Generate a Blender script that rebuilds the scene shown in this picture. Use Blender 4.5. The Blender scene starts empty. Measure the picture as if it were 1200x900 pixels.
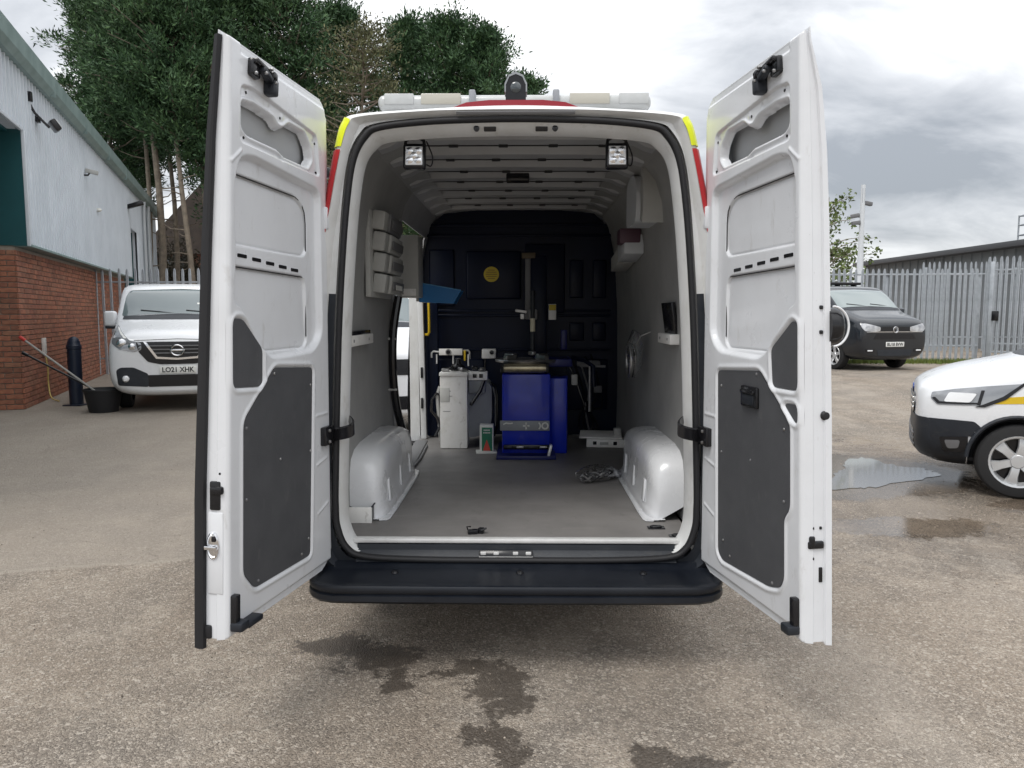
import bpy, bmesh, math, random
import numpy as np
from mathutils import Vector, Matrix
from mathutils.bvhtree import BVHTree

R = math.radians
random.seed(7)
rng = np.random.default_rng(7)
SC = bpy.context.scene
COL = SC.collection

# ------------------------------------------------------------------ camera, sky, sun, exposure
cam = bpy.data.cameras.new('camera')
cam.sensor_width = 36.0
cam.lens = 885.0 / 1200.0 * 36.0
cam.clip_start = 0.05
cam.clip_end = 2000
camo = bpy.data.objects.new('camera', cam)
COL.objects.link(camo)
camo.location = (0, 0, 1.6)
camo.rotation_euler = (R(90) - math.atan(83 / 885), 0, math.atan(12 / 885))
SC.camera = camo

SUN_EL, SUN_AZ = R(60), R(215)          # azimuth clockwise from +Y: behind the photographer, a little left
wd = bpy.data.worlds.new('World')
SC.world = wd
wd.use_nodes = True


def build_world():
    nt = wd.node_tree
    N, L = nt.nodes, nt.links
    N.clear()
    out = N.new('ShaderNodeOutputWorld')
    bg = N.new('ShaderNodeBackground')
    bg.inputs['Strength'].default_value = 0.1
    sky = N.new('ShaderNodeTexSky')
    sky.sky_type = 'NISHITA'
    sky.sun_disc = False
    sky.sun_elevation = SUN_EL
    sky.sun_rotation = SUN_AZ
    tc = N.new('ShaderNodeTexCoord')
    sep = N.new('ShaderNodeSeparateXYZ')
    L.new(tc.outputs['Generated'], sep.inputs[0])

    def math_(op, a, b=None, clamp=False):
        m = N.new('ShaderNodeMath')
        m.operation = op
        m.use_clamp = clamp
        for i, v in enumerate((a, b)):
            if v is None:
                continue
            if isinstance(v, (int, float)):
                m.inputs[i].default_value = v
            else:
                L.new(v, m.inputs[i])
        return m.outputs[0]
    zc = math_('MAXIMUM', sep.outputs['Z'], 0.0)
    den = math_('ADD', zc, 0.42)
    cmb = N.new('ShaderNodeCombineXYZ')
    L.new(math_('DIVIDE', sep.outputs['X'], den), cmb.inputs[0])
    L.new(math_('DIVIDE', sep.outputs['Y'], den), cmb.inputs[1])
    mp = N.new('ShaderNodeMapping')
    mp.inputs['Location'].default_value = (0.9, 3.4, 0.0)
    mp.inputs['Scale'].default_value = (0.8, 1.25, 1)
    L.new(cmb.outputs[0], mp.inputs[0])
    big = N.new('ShaderNodeTexNoise')
    big.inputs['Scale'].default_value = 1.15
    big.inputs['Detail'].default_value = 9
    big.inputs['Roughness'].default_value = 0.52
    big.inputs['Distortion'].default_value = 0.25
    L.new(mp.outputs[0], big.inputs['Vector'])
    ramp = N.new('ShaderNodeValToRGB')
    cr = ramp.color_ramp
    cr.elements[0].position = 0.38
    cr.elements[0].color = (3.1, 3.3, 3.6, 1)
    cr.elements[1].position = 0.66
    cr.elements[1].color = (10.6, 10.6, 10.6, 1)
    e = cr.elements.new(0.47)
    e.color = (5.5, 5.65, 5.9, 1)
    e = cr.elements.new(0.56)
    e.color = (8.4, 8.5, 8.6, 1)
    fine = N.new('ShaderNodeTexNoise')
    fine.inputs['Scale'].default_value = 4.6
    fine.inputs['Detail'].default_value = 8
    fine.inputs['Roughness'].default_value = 0.55
    fine.inputs['Distortion'].default_value = 0.5
    L.new(mp.outputs[0], fine.inputs['Vector'])
    both = math_('ADD', math_('MULTIPLY', big.outputs[0], 0.72), math_('MULTIPLY', fine.outputs[0], 0.28))
    L.new(both, ramp.inputs[0])
    # overcast sky grows brighter towards the zenith
    grad = math_('ADD', math_('MULTIPLY', zc, 0.9), 0.62)
    sc = N.new('ShaderNodeVectorMath')
    sc.operation = 'SCALE'
    L.new(ramp.outputs[0], sc.inputs[0])
    L.new(grad, sc.inputs['Scale'])
    mix = N.new('ShaderNodeMixRGB')
    mix.inputs[0].default_value = 0.93
    L.new(sky.outputs[0], mix.inputs[1])
    L.new(sc.outputs[0], mix.inputs[2])
    L.new(mix.outputs[0], bg.inputs['Color'])
    L.new(bg.outputs[0], out.inputs['Surface'])


build_world()
sl = bpy.data.lights.new('sun', 'SUN')
sl.energy = 1.0
sl.angle = R(24)
sl.color = (1.0, 0.97, 0.92)
sun = bpy.data.objects.new('sun', sl)
COL.objects.link(sun)
sd = Vector((math.sin(SUN_AZ) * math.cos(SUN_EL), math.cos(SUN_AZ) * math.cos(SUN_EL), math.sin(SUN_EL)))
sun.rotation_euler = (-sd).to_track_quat('-Z', 'Y').to_euler()
sun.location = (0, 0, 30)

SC.view_settings.view_transform = 'Standard'
SC.view_settings.look = 'None'
SC.view_settings.exposure = 0.85
SC.view_settings.gamma = 1
SC.render.engine = 'CYCLES'
SC.cycles.use_denoising = True
SC.cycles.max_bounces = 8
SC.cycles.diffuse_bounces = 5
SC.cycles.glossy_bounces = 4
SC.cycles.transmission_bounces = 6
SC.cycles.sample_clamp_indirect = 8


# ------------------------------------------------------------------ materials
MATS = {}


def mat(name, col, rough=0.5, metal=0.0, col2=None, vscale=6.0, vlo=0.35, vhi=0.7, bump=0.0, bscale=60.0,
        coat=0.0, spec=0.5, rvar=0.0, trans=0.0, ior=1.45, island=None, emit=0.0, detail=6.0):
    if name in MATS:
        return MATS[name]
    m = bpy.data.materials.new(name)
    m.use_nodes = True
    nt = m.node_tree
    N, L = nt.nodes, nt.links
    b = N['Principled BSDF']
    b.inputs['Base Color'].default_value = (*col, 1)
    b.inputs['Roughness'].default_value = rough
    b.inputs['Metallic'].default_value = metal
    b.inputs['Coat Weight'].default_value = coat
    b.inputs['Coat Roughness'].default_value = 0.06
    b.inputs['Specular IOR Level'].default_value = spec
    b.inputs['IOR'].default_value = ior
    b.inputs['Transmission Weight'].default_value = trans
    if emit:
        b.inputs['Emission Color'].default_value = (*col, 1)
        b.inputs['Emission Strength'].default_value = emit
    tc = None
    if col2 is not None or bump or rvar:
        tc = N.new('ShaderNodeTexCoord')
    last = None
    if col2 is not None:
        n = N.new('ShaderNodeTexNoise')
        n.inputs['Scale'].default_value = vscale
        n.inputs['Detail'].default_value = detail
        n.inputs['Roughness'].default_value = 0.6
        L.new(tc.outputs['Object'], n.inputs['Vector'])
        r = N.new('ShaderNodeValToRGB')
        r.color_ramp.elements[0].position = vlo
        r.color_ramp.elements[0].color = (*col, 1)
        r.color_ramp.elements[1].position = vhi
        r.color_ramp.elements[1].color = (*col2, 1)
        L.new(n.outputs[0], r.inputs[0])
        last = r.outputs[0]
        if rvar:
            mr = N.new('ShaderNodeMapRange')
            mr.inputs['To Min'].default_value = max(0.02, rough - rvar)
            mr.inputs['To Max'].default_value = min(1, rough + rvar)
            L.new(n.outputs[0], mr.inputs['Value'])
            L.new(mr.outputs[0], b.inputs['Roughness'])
    if island is not None:
        g = N.new('ShaderNodeNewGeometry')
        r2 = N.new('ShaderNodeValToRGB')
        r2.color_ramp.interpolation = 'LINEAR'
        r2.color_ramp.elements[0].color = (*island[0], 1)
        r2.color_ramp.elements[1].color = (*island[-1], 1)
        for k, c in enumerate(island[1:-1]):
            e = r2.color_ramp.elements.new((k + 1) / (len(island) - 1))
            e.color = (*c, 1)
        oi = N.new('ShaderNodeObjectInfo')
        ad = N.new('ShaderNodeMath')
        ad.operation = 'ADD'
        L.new(g.outputs['Random Per Island'], ad.inputs[0])
        L.new(oi.outputs['Random'], ad.inputs[1])
        fr = N.new('ShaderNodeMath')
        fr.operation = 'FRACT'
        L.new(ad.outputs[0], fr.inputs[0])
        L.new(fr.outputs[0], r2.inputs[0])
        if last is None:
            last = r2.outputs[0]
        else:
            mx = N.new('ShaderNodeMixRGB')
            mx.blend_type = 'MULTIPLY'
            mx.inputs[0].default_value = 1
            L.new(last, mx.inputs[1])
            L.new(r2.outputs[0], mx.inputs[2])
            last = mx.outputs[0]
    if last is not None:
        L.new(last, b.inputs['Base Color'])
    if bump:
        n2 = N.new('ShaderNodeTexNoise')
        n2.inputs['Scale'].default_value = bscale
        n2.inputs['Detail'].default_value = 5
        L.new(tc.outputs['Object'], n2.inputs['Vector'])
        bp = N.new('ShaderNodeBump')
        bp.inputs['Strength'].default_value = bump
        bp.inputs['Distance'].default_value = 0.01
        L.new(n2.outputs[0], bp.inputs['Height'])
        L.new(bp.outputs[0], b.inputs['Normal'])
    MATS[name] = m
    return m


WHITE = mat('van_white_paint', (0.74, 0.75, 0.77), 0.28, col2=(0.69, 0.70, 0.71), vscale=3.0, coat=0.5, rvar=0.08)
DOORW = mat('door_white_paint', (0.72, 0.735, 0.76), 0.30, col2=(0.66, 0.67, 0.69), vscale=4.0, vlo=.45, vhi=.8, coat=0.4, rvar=0.1, detail=10)
FRAMEW = mat('frame_white_paint', (0.70, 0.705, 0.70), 0.35, col2=(0.61, 0.61, 0.59), vscale=7.0, vlo=0.45, vhi=0.75, coat=0.3, rvar=0.1)
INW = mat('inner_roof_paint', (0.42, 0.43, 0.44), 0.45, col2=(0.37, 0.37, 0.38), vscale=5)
PLY = mat('grey_lining_board', (0.35, 0.35, 0.342), 0.6, col2=(0.29, 0.29, 0.285), vscale=4.0, bump=0.05, bscale=40)
TRIMG = mat('dark_grey_trim_board', (0.068, 0.070, 0.076), 0.58, col2=(0.082, 0.084, 0.09), vscale=9, bump=0.12, bscale=260)
BLACKP = mat('black_textured_plastic', (0.013, 0.016, 0.022), 0.45, col2=(0.022, 0.026, 0.033), vscale=5, bump=0.1, bscale=300)
RUBBER = mat('black_rubber', (0.014, 0.014, 0.016), 0.6)
GLOSSB = mat('gloss_black', (0.012, 0.012, 0.014), 0.2)
BULK = mat('navy_bulkhead_paint', (0.0025, 0.0055, 0.017), 0.36, col2=(0.0035, 0.007, 0.023), vscale=4, bump=0.04, bscale=60, spec=.22)
FLOORM = mat('grey_floor_vinyl', (0.21, 0.20, 0.192), 0.5, col2=(0.165, 0.157, 0.152), vscale=3.5, bump=0.06, bscale=220, rvar=0.1)
ALU = mat('aluminium', (0.80, 0.80, 0.79), 0.35, 0.25, col2=(0.68, 0.68, 0.67), vscale=12)
STEEL = mat('steel', (0.42, 0.42, 0.42), 0.35, 0.9, col2=(0.3, 0.29, 0.28), vscale=14)
CHROME = mat('chrome', (0.75, 0.75, 0.76), 0.12, 1.0)
YELLOWS = mat('hi_vis_yellow', (0.74, 0.80, 0.02), 0.35)
REDS = mat('reflective_red', (0.48, 0.02, 0.025), 0.35)
REDL = mat('red_lens', (0.27, 0.008, 0.018), 0.15, coat=0.6)
LENSW = mat('milky_white_lens', (0.50, 0.51, 0.51), 0.25, col2=(0.42, 0.43, 0.42), vscale=8, coat=0.5)
LENSA = mat('pale_amber_lens', (0.44, 0.42, 0.36), 0.25, coat=0.5)
WLENS = mat('lamp_reflector', (0.85, 0.86, 0.87), 0.18, 0.15)
GLASS = mat('vehicle_dark_glass', (0.035, 0.045, 0.05), 0.05, spec=0.8, coat=0.6)
GLASSL = mat('windscreen_glass', (0.12, 0.15, 0.155), 0.06, spec=0.8, coat=0.6)
HLENS = mat('headlamp_lens', (0.30, 0.31, 0.325), 0.10, 0.5, coat=1)
PLATEW = mat('plate_white', (0.75, 0.75, 0.72), 0.35)
INK = mat('plate_ink', (0.01, 0.01, 0.012), 0.5)
TYRE = mat('tyre', (0.018, 0.018, 0.019), 0.75, bump=0.15, bscale=90)
RIM = mat('silver_rim', (0.62, 0.63, 0.64), 0.3, 0.6)
MBLUE = mat('machine_blue', (0.002, 0.022, 0.46), 0.35, col2=(0.002, 0.015, 0.34), vscale=6, coat=0.3)
MBLUED = mat('machine_dark_blue', (0.006, 0.01, 0.10), 0.4)
MWHITE = mat('machine_white', (0.86, 0.85, 0.82), 0.4, col2=(0.72, 0.70, 0.64), vscale=9, vlo=0.5, vhi=0.75)
MGREY = mat('machine_grey', (0.30, 0.32, 0.34), 0.5, col2=(0.24, 0.25, 0.27), vscale=6)
BRASS = mat('worn_roller_metal', (0.55, 0.49, 0.34), 0.35, 0.8, col2=(0.3, 0.27, 0.2), vscale=20)
LGREY = mat('light_grey_plastic', (0.46, 0.46, 0.44), 0.5, col2=(0.40, 0.40, 0.38), vscale=6)
DGREY = mat('mid_grey_plastic', (0.16, 0.16, 0.165), 0.5)
SIGNY = mat('dull_yellow_print', (0.50, 0.38, 0.03), 0.5)
HANDY = mat('yellow_paint', (0.62, 0.42, 0.015), 0.4)
TRAYB = mat('blue_plastic', (0.01, 0.16, 0.42), 0.4)
CARTG = mat('green_print', (0.015, 0.16, 0.085), 0.5)
CARTW = mat('carton_white', (0.7, 0.7, 0.66), 0.5)
CARTR = mat('red_print', (0.50, 0.06, 0.04), 0.5)
BAG = mat('clear_bag_film', (0.55, 0.56, 0.58), 0.18, col2=(0.10, 0.10, 0.11), vscale=26, vlo=0.42, vhi=0.58, coat=1, bump=0.8, bscale=40)
BAGD = mat('dark_cable', (0.02, 0.02, 0.022), 0.4)


def add_grime(m, colr, scale, lo, hi, amt, seed=0.0, detail=9, rough=None):
    """a second, irregular layer of dirt, scuffs or streaks over a material's colour"""
    nt = m.node_tree
    N, L = nt.nodes, nt.links
    b = N['Principled BSDF']
    inp = b.inputs['Base Color']
    tc = N.new('ShaderNodeTexCoord')
    mp = N.new('ShaderNodeMapping')
    mp.inputs['Scale'].default_value = scale
    mp.inputs['Location'].default_value = (seed, seed * .7, seed * 1.3)
    L.new(tc.outputs['Object'], mp.inputs[0])
    n = N.new('ShaderNodeTexNoise')
    n.inputs['Scale'].default_value = 1
    n.inputs['Detail'].default_value = detail
    n.inputs['Roughness'].default_value = .68
    L.new(mp.outputs[0], n.inputs['Vector'])
    r = N.new('ShaderNodeMapRange')
    r.inputs['From Min'].default_value = lo
    r.inputs['From Max'].default_value = hi
    r.inputs['To Max'].default_value = amt
    L.new(n.outputs[0], r.inputs['Value'])
    mx = N.new('ShaderNodeMixRGB')
    L.new(r.outputs[0], mx.inputs[0])
    if inp.is_linked:
        L.new(inp.links[0].from_socket, mx.inputs[1])
    else:
        mx.inputs[1].default_value = inp.default_value
    mx.inputs[2].default_value = (*colr, 1)
    L.new(mx.outputs[0], inp)


add_grime(DOORW, (.34, .31, .27), (14, 14, 5), .60, .80, .55, 3.0)
add_grime(DOORW, (.22, .21, .19), (60, 60, 60), .68, .80, .6, 9.0, 4)
add_grime(WHITE, (.40, .37, .33), (5, 5, 3), .60, .85, .45, 5.0)
add_grime(FRAMEW, (.32, .29, .25), (16, 16, 6), .58, .80, .6, 1.0)
add_grime(TRIMG, (.16, .155, .15), (22, 22, 9), .60, .80, .5, 2.0)
add_grime(BLACKP, (.075, .07, .062), (9, 9, 20), .56, .80, .5, 4.0)
add_grime(FLOORM, (.30, .28, .26), (2.5, 14, 8), .58, .78, .5, 6.0)
add_grime(FLOORM, (.07, .065, .06), (9, 5, 8), .60, .78, .5, 8.0)
add_grime(PLY, (.16, .15, .14), (9, 9, 7), .62, .78, .5, 7.0)
add_grime(MBLUE, (.05, .05, .09), (16, 16, 12), .58, .78, .6, 2.5)
add_grime(MWHITE, (.25, .22, .17), (22, 22, 14), .60, .76, .7, 3.5)


# ------------------------------------------------------------------ helpers
def link(o, parent=None):
    COL.objects.link(o)
    if parent is not None:
        o.parent = parent
    return o


def tag(o, label, cat, group=None):
    o['label'] = label
    o['category'] = cat
    if group:
        o['group'] = group
    return o


def thing(name, label, cat, loc=(0, 0, 0), rz=0.0, group=None):
    o = bpy.data.objects.new(name, None)
    o.empty_display_size = 0.1
    o.location = loc
    o.rotation_euler = (0, 0, rz)
    link(o)
    return tag(o, label, cat, group)


def mesh_obj(name, verts, faces, m, parent=None, smooth=False, angle=35, mi=None):
    me = bpy.data.meshes.new(name)
    me.from_pydata([tuple(map(float, v)) for v in verts], [], [tuple(map(int, f)) for f in faces])
    for mm in (m if isinstance(m, (list, tuple)) else [m]):
        me.materials.append(mm)
    if mi is not None:
        me.polygons.foreach_set('material_index', np.asarray(mi, dtype=np.int32))
    if smooth:
        me.polygons.foreach_set('use_smooth', np.ones(len(me.polygons), dtype=bool))
        if angle is not None:
            me.set_sharp_from_angle(angle=R(angle))
    me.update()
    return link(bpy.data.objects.new(name, me), parent)


class MB:
    """collects shapes that belong to ONE part"""

    def __init__(self):
        self.v = []
        self.f = []

    def add(self, vs, fs):
        o = len(self.v)
        self.v += [tuple(p) for p in vs]
        self.f += [tuple(i + o for i in f) for f in fs]
        return self

    def box(self, c, s, rot=None, bev=0.0, seg=2):
        bm = bmesh.new()
        bmesh.ops.create_cube(bm, size=1)
        for v in bm.verts:
            v.co = Vector((v.co.x * s[0], v.co.y * s[1], v.co.z * s[2]))
        if bev > 0:
            bmesh.ops.bevel(bm, geom=bm.edges[:], offset=min(bev, 0.48 * min(s)), segments=seg, profile=0.5, affect='EDGES')
        M = Matrix.Identity(3)
        if rot is not None:
            M = rot if isinstance(rot, Matrix) else Matrix.Rotation(rot[2], 3, 'Z') @ Matrix.Rotation(rot[1], 3, 'Y') @ Matrix.Rotation(rot[0], 3, 'X')
        c = Vector(c)
        bm.verts.index_update()
        self.add([M @ v.co + c for v in bm.verts], [[v.index for v in f.verts] for f in bm.faces])
        bm.free()
        return self

    def tube(self, pts, r, seg=8, cap=True):
        pts = [Vector(p) for p in pts]
        n = len(pts)
        rs = r if isinstance(r, (list, tuple)) else [r] * n
        vs, fs = [], []
        up = None
        for i, p in enumerate(pts):
            t = (pts[min(i + 1, n - 1)] - pts[max(i - 1, 0)]).normalized()
            if up is None:
                a = Vector((0, 0, 1)) if abs(t.z) < 0.9 else Vector((1, 0, 0))
                up = t.cross(a).normalized()
            up = (up - t * up.dot(t)).normalized()
            w = t.cross(up)
            for k in range(seg):
                a = 2 * math.pi * k / seg
                vs.append(p + (up * math.cos(a) + w * math.sin(a)) * rs[i])
        for i in range(n - 1):
            for k in range(seg):
                k2 = (k + 1) % seg
                fs.append((i * seg + k, i * seg + k2, (i + 1) * seg + k2, (i + 1) * seg + k))
        if cap:
            fs.append(tuple(range(seg))[::-1])
            fs.append(tuple((n - 1) * seg + k for k in range(seg)))
        return self.add(vs, fs)

    def lathe(self, prof, origin=(0, 0, 0), axis='Z', seg=20, cap=True):
        vs, fs = [], []
        o = Vector(origin)
        for (r, h) in prof:
            for k in range(seg):
                a = 2 * math.pi * k / seg
                c, s = r * math.cos(a), r * math.sin(a)
                p = {'Z': (c, s, h), 'Y': (c, h, s), 'X': (h, c, s)}[axis]
                vs.append(o + Vector(p))
        for i in range(len(prof) - 1):
            for k in range(seg):
                k2 = (k + 1) % seg
                fs.append((i * seg + k, i * seg + k2, (i + 1) * seg + k2, (i + 1) * seg + k))
        if cap:
            fs.append(tuple(range(seg))[::-1])
            fs.append(tuple((len(prof) - 1) * seg + k for k in range(seg)))
        return self.add(vs, fs)

    def prism(self, poly, fn, t0, t1):
        """poly in 2D, fn(a,b,t) -> 3D; extruded from t0 to t1"""
        n = len(poly)
        vs = [fn(a, b, t0) for a, b in poly] + [fn(a, b, t1) for a, b in poly]
        fs = [tuple(range(n))[::-1], tuple(range(n, 2 * n))] + [(i, (i + 1) % n, n + (i + 1) % n, n + i) for i in range(n)]
        return self.add(vs, fs)

    def loft(self, loops, closed=True, cap0=False, cap1=False):
        n = len(loops[0])
        vs = [p for l in loops for p in l]
        fs = []
        for i in range(len(loops) - 1):
            for k in range(n if closed else n - 1):
                k2 = (k + 1) % n
                fs.append((i * n + k, i * n + k2, (i + 1) * n + k2, (i + 1) * n + k))
        if cap0:
            fs.append(tuple(range(n))[::-1])
        if cap1:
            fs.append(tuple((len(loops) - 1) * n + k for k in range(n)))
        return self.add(vs, fs)

    def build(self, name, m, parent=None, smooth=True, angle=35, fix=True):
        o = mesh_obj(name, self.v, self.f, m, parent, False)
        me = o.data
        if fix:
            bm = bmesh.new()
            bm.from_mesh(me)
            bmesh.ops.recalc_face_normals(bm, faces=bm.faces[:])
            bm.to_mesh(me)
            bm.free()
        if smooth:
            me.polygons.foreach_set('use_smooth', np.ones(len(me.polygons), dtype=bool))
            me.set_sharp_from_angle(angle=R(angle))
        return o


def copy_tree(o, parent=None):
    c = o.copy()
    COL.objects.link(c)
    c.parent = parent
    for ch in list(o.children):
        copy_tree(ch, c)
    return c


def text_mesh(name, txt, size, m, parent, M, extrude=0.001):
    cu = bpy.data.curves.new(name, 'FONT')
    cu.body = txt
    cu.size = size
    cu.extrude = extrude
    cu.offset = size * .025
    cu.align_x = 'CENTER'
    cu.align_y = 'CENTER'
    cu.resolution_u = 3
    to = bpy.data.objects.new(name, cu)
    COL.objects.link(to)
    dg = bpy.context.evaluated_depsgraph_get()
    me = bpy.data.meshes.new_from_object(to.evaluated_get(dg))
    bpy.data.objects.remove(to)
    bpy.data.curves.remove(cu)
    me.transform(M)
    me.materials.clear()
    me.materials.append(m)
    o = bpy.data.objects.new(name, me)
    return link(o, parent)


def catmull(pts, sub):
    out = []
    n = len(pts)
    P = [np.array(p, float) for p in pts]
    for i in range(n - 1):
        p0, p1, p2, p3 = P[max(i - 1, 0)], P[i], P[i + 1], P[min(i + 2, n - 1)]
        for k in range(sub):
            t = k / sub
            out.append(0.5 * ((2 * p1) + (-p0 + p2) * t + (2 * p0 - 5 * p1 + 4 * p2 - p3) * t * t + (-p0 + 3 * p1 - 3 * p2 + p3) * t ** 3))
    out.append(P[-1])
    return out


def round_poly(poly, r, seg=4):
    out = []
    n = len(poly)
    for i in range(n):
        p = Vector(poly[i])
        a = Vector(poly[i - 1]) - p
        b = Vector(poly[(i + 1) % n]) - p
        rr = r[i] if isinstance(r, (list, tuple)) else r
        d = min(rr, a.length * 0.45, b.length * 0.45)
        if d < 1e-4:
            out.append(tuple(p))
            continue
        p1, p2 = p + a.normalized() * d, p + b.normalized() * d
        for k in range(seg + 1):
            t = k / seg
            out.append(tuple((1 - t) ** 2 * p1 + 2 * t * (1 - t) * p + t * t * p2))
    return out


def sdf_poly(px, py, poly):
    """signed distance, negative inside"""
    poly = np.array(poly, float)
    d = np.full(px.shape, 1e9)
    s = np.ones(px.shape)
    n = len(poly)
    for i in range(n):
        a, b = poly[i], poly[i - 1]
        ex, ey = b[0] - a[0], b[1] - a[1]
        wx, wy = px - a[0], py - a[1]
        t = np.clip((wx * ex + wy * ey) / (ex * ex + ey * ey + 1e-12), 0, 1)
        dx, dy = wx - ex * t, wy - ey * t
        d = np.minimum(d, dx * dx + dy * dy)
        c1 = py >= a[1]
        c2 = py < b[1]
        c3 = ex * wy > ey * wx
        s = np.where((c1 & c2 & c3) | (~c1 & ~c2 & ~c3), -s, s)
    return s * np.sqrt(d)


def sstep(a, b, x):
    t = np.clip((x - a) / (b - a), 0, 1)
    return t * t * (3 - 2 * t)


# ------------------------------------------------------------------ ground
def gh(x, y):
    return 0.30 * sstep(9.0, 17.0, y) * sstep(2.0, 8.0, x)


def ground_material():
    m = bpy.data.materials.new('worn_tarmac')
    m.use_nodes = True
    nt = m.node_tree
    N, L = nt.nodes, nt.links
    b = N['Principled BSDF']
    tc = N.new('ShaderNodeTexCoord')
    P = tc.outputs['Object']
    sep = N.new('ShaderNodeSeparateXYZ')
    L.new(P, sep.inputs[0])

    def mt(op, a, c=None, clamp=False, d=None):
        n = N.new('ShaderNodeMath')
        n.operation = op
        n.use_clamp = clamp
        for i, v in enumerate((a, c, d)):
            if v is None:
                continue
            if isinstance(v, (int, float)):
                n.inputs[i].default_value = v
            else:
                L.new(v, n.inputs[i])
        return n.outputs[0]

    def noise(sc, det=5, rough=0.55, dist=0.0):
        n = N.new('ShaderNodeTexNoise')
        n.inputs['Scale'].default_value = sc
        n.inputs['Detail'].default_value = det
        n.inputs['Roughness'].default_value = rough
        n.inputs['Distortion'].default_value = dist
        L.new(P, n.inputs['Vector'])
        return n.outputs[0]

    def mr(v, a, c, lo=0.0, hi=1.0):
        n = N.new('ShaderNodeMapRange')
        n.interpolation_type = 'SMOOTHSTEP'
        n.inputs['From Min'].default_value = a
        n.inputs['From Max'].default_value = c
        n.inputs['To Min'].default_value = lo
        n.inputs['To Max'].default_value = hi
        L.new(v, n.inputs['Value'])
        return n.outputs[0]

    def mix(f, c1, c2, bt='MIX'):
        n = N.new('ShaderNodeMixRGB')
        n.blend_type = bt
        for i, v in enumerate((f, c1, c2)):
            if isinstance(v, (int, float)):
                n.inputs[i].default_value = v
            elif isinstance(v, tuple):
                n.inputs[i].default_value = (*v, 1)
            else:
                L.new(v, n.inputs[i])
        return n.outputs[0]
    n_big, n_mid, n_f = noise(0.45, 4, 0.6, 0.4), noise(2.2, 6, 0.65), noise(14, 6, 0.7)
    col = mix(mr(n_big, 0.36, 0.64), (0.305, 0.252, 0.200), (0.215, 0.188, 0.160))
    col = mix(mr(n_mid, 0.42, 0.68), col, (0.375, 0.318, 0.258))
    col = mix(mt('MULTIPLY', mr(n_f, 0.5, 0.72), 0.45), col, (0.14, 0.125, 0.108))
    vo = N.new('ShaderNodeTexVoronoi')
    vo.inputs['Scale'].default_value = 135
    L.new(P, vo.inputs['Vector'])
    vo2 = N.new('ShaderNodeTexVoronoi')
    vo2.inputs['Scale'].default_value = 75
    L.new(P, vo2.inputs['Vector'])
    bw = N.new('ShaderNodeSeparateColor')
    L.new(vo.outputs['Color'], bw.inputs[0])
    col = mix(mt('MULTIPLY', mr(bw.outputs[0], 0.55, 1.0), 0.60), col, (0.58, 0.51, 0.43))
    col = mix(mt('MULTIPLY', mr(bw.outputs[1], 0.55, 1.0), 0.52), col, (0.105, 0.092, 0.08))
    bw2 = N.new('ShaderNodeSeparateColor')
    L.new(vo2.outputs['Color'], bw2.inputs[0])
    col = mix(mt('MULTIPLY', mr(bw2.outputs[0], 0.86, 1.0), 0.7), col, (0.55, 0.49, 0.42))
    # broad worn lanes and darker trodden patches
    lane = N.new('ShaderNodeMapping')
    lane.inputs['Scale'].default_value = (.9, .22, 1)
    lane.inputs['Rotation'].default_value = (0, 0, .5)
    L.new(P, lane.inputs[0])
    ln = N.new('ShaderNodeTexNoise')
    ln.inputs['Scale'].default_value = 1.3
    ln.inputs['Detail'].default_value = 5
    L.new(lane.outputs[0], ln.inputs['Vector'])
    col = mix(mt('MULTIPLY', mr(ln.outputs[0], .50, .68), .40), col, (0.60, 0.55, 0.50), 'MULTIPLY')
    col = mix(mt('MULTIPLY', mr(ln.outputs[0], .46, .30), .45), col, (0.40, 0.355, 0.305))
    # an older, greyer lay of tarmac beyond a seam on the left
    seam = mt('SUBTRACT', sep.outputs['Y'], mt('ADD', mt('MULTIPLY', sep.outputs['X'], 0.27), 5.37))
    seam = mt('ADD', seam, mt('MULTIPLY', mt('SUBTRACT', n_mid, 0.5), 0.22))
    leftm = mr(sep.outputs['X'], -1.6, -0.4, 1.0, 0.0)
    old = mt('MULTIPLY', mr(seam, -0.02, 0.03), leftm)
    col = mix(mt('MULTIPLY', old, 0.60), col, (0.37, 0.325, 0.275))
    line = mt('MULTIPLY', mt('MULTIPLY', mr(mt('ABSOLUTE', seam), 0.012, 0.05, 1.0, 0.0), leftm), 0.55)
    col = mix(line, col, (0.42, 0.37, 0.31))
    # long shallow cracks
    ck = N.new('ShaderNodeTexVoronoi')
    ck.feature = 'DISTANCE_TO_EDGE'
    ck.inputs['Scale'].default_value = 0.42
    dv = N.new('ShaderNodeVectorMath')
    dv.operation = 'ADD'
    nz = N.new('ShaderNodeTexNoise')
    nz.inputs['Scale'].default_value = 1.4
    nz.inputs['Detail'].default_value = 6
    L.new(P, nz.inputs['Vector'])
    sc_ = N.new('ShaderNodeVectorMath')
    sc_.operation = 'SCALE'
    sc_.inputs['Scale'].default_value = 0.9
    L.new(nz.outputs['Color'], sc_.inputs[0])
    L.new(P, dv.inputs[0])
    L.new(sc_.outputs[0], dv.inputs[1])
    L.new(dv.outputs[0], ck.inputs['Vector'])
    crack = mt('MULTIPLY', mr(ck.outputs['Distance'], 0.002, 0.009, 1.0, 0.0), mr(n_mid, 0.45, 0.6))
    col = mix(mt('MULTIPLY', crack, 0.16), col, (0.06, 0.055, 0.05))
    # wet spill marks behind the van
    st = [(-0.911, 3.491, 0.16, 0.13), (-0.687, 3.403, 0.17, 0.13), (-0.554, 3.204, 0.076, 0.142), 
          (-0.348, 3.222, 0.076, 0.056), (-0.22, 3.306, 0.14, 0.093), (-0.098, 3.148, 0.156, 0.153), (-0.04, 2.962, 0.091, 0.102),
          (-0.119, 2.758, 0.118, 0.119), (-0.06, 2.581, 0.077, 0.1), (-0.03, 2.4, 0.09, 0.12), (0.582, 2.56, 0.17, 0.09)]
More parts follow.
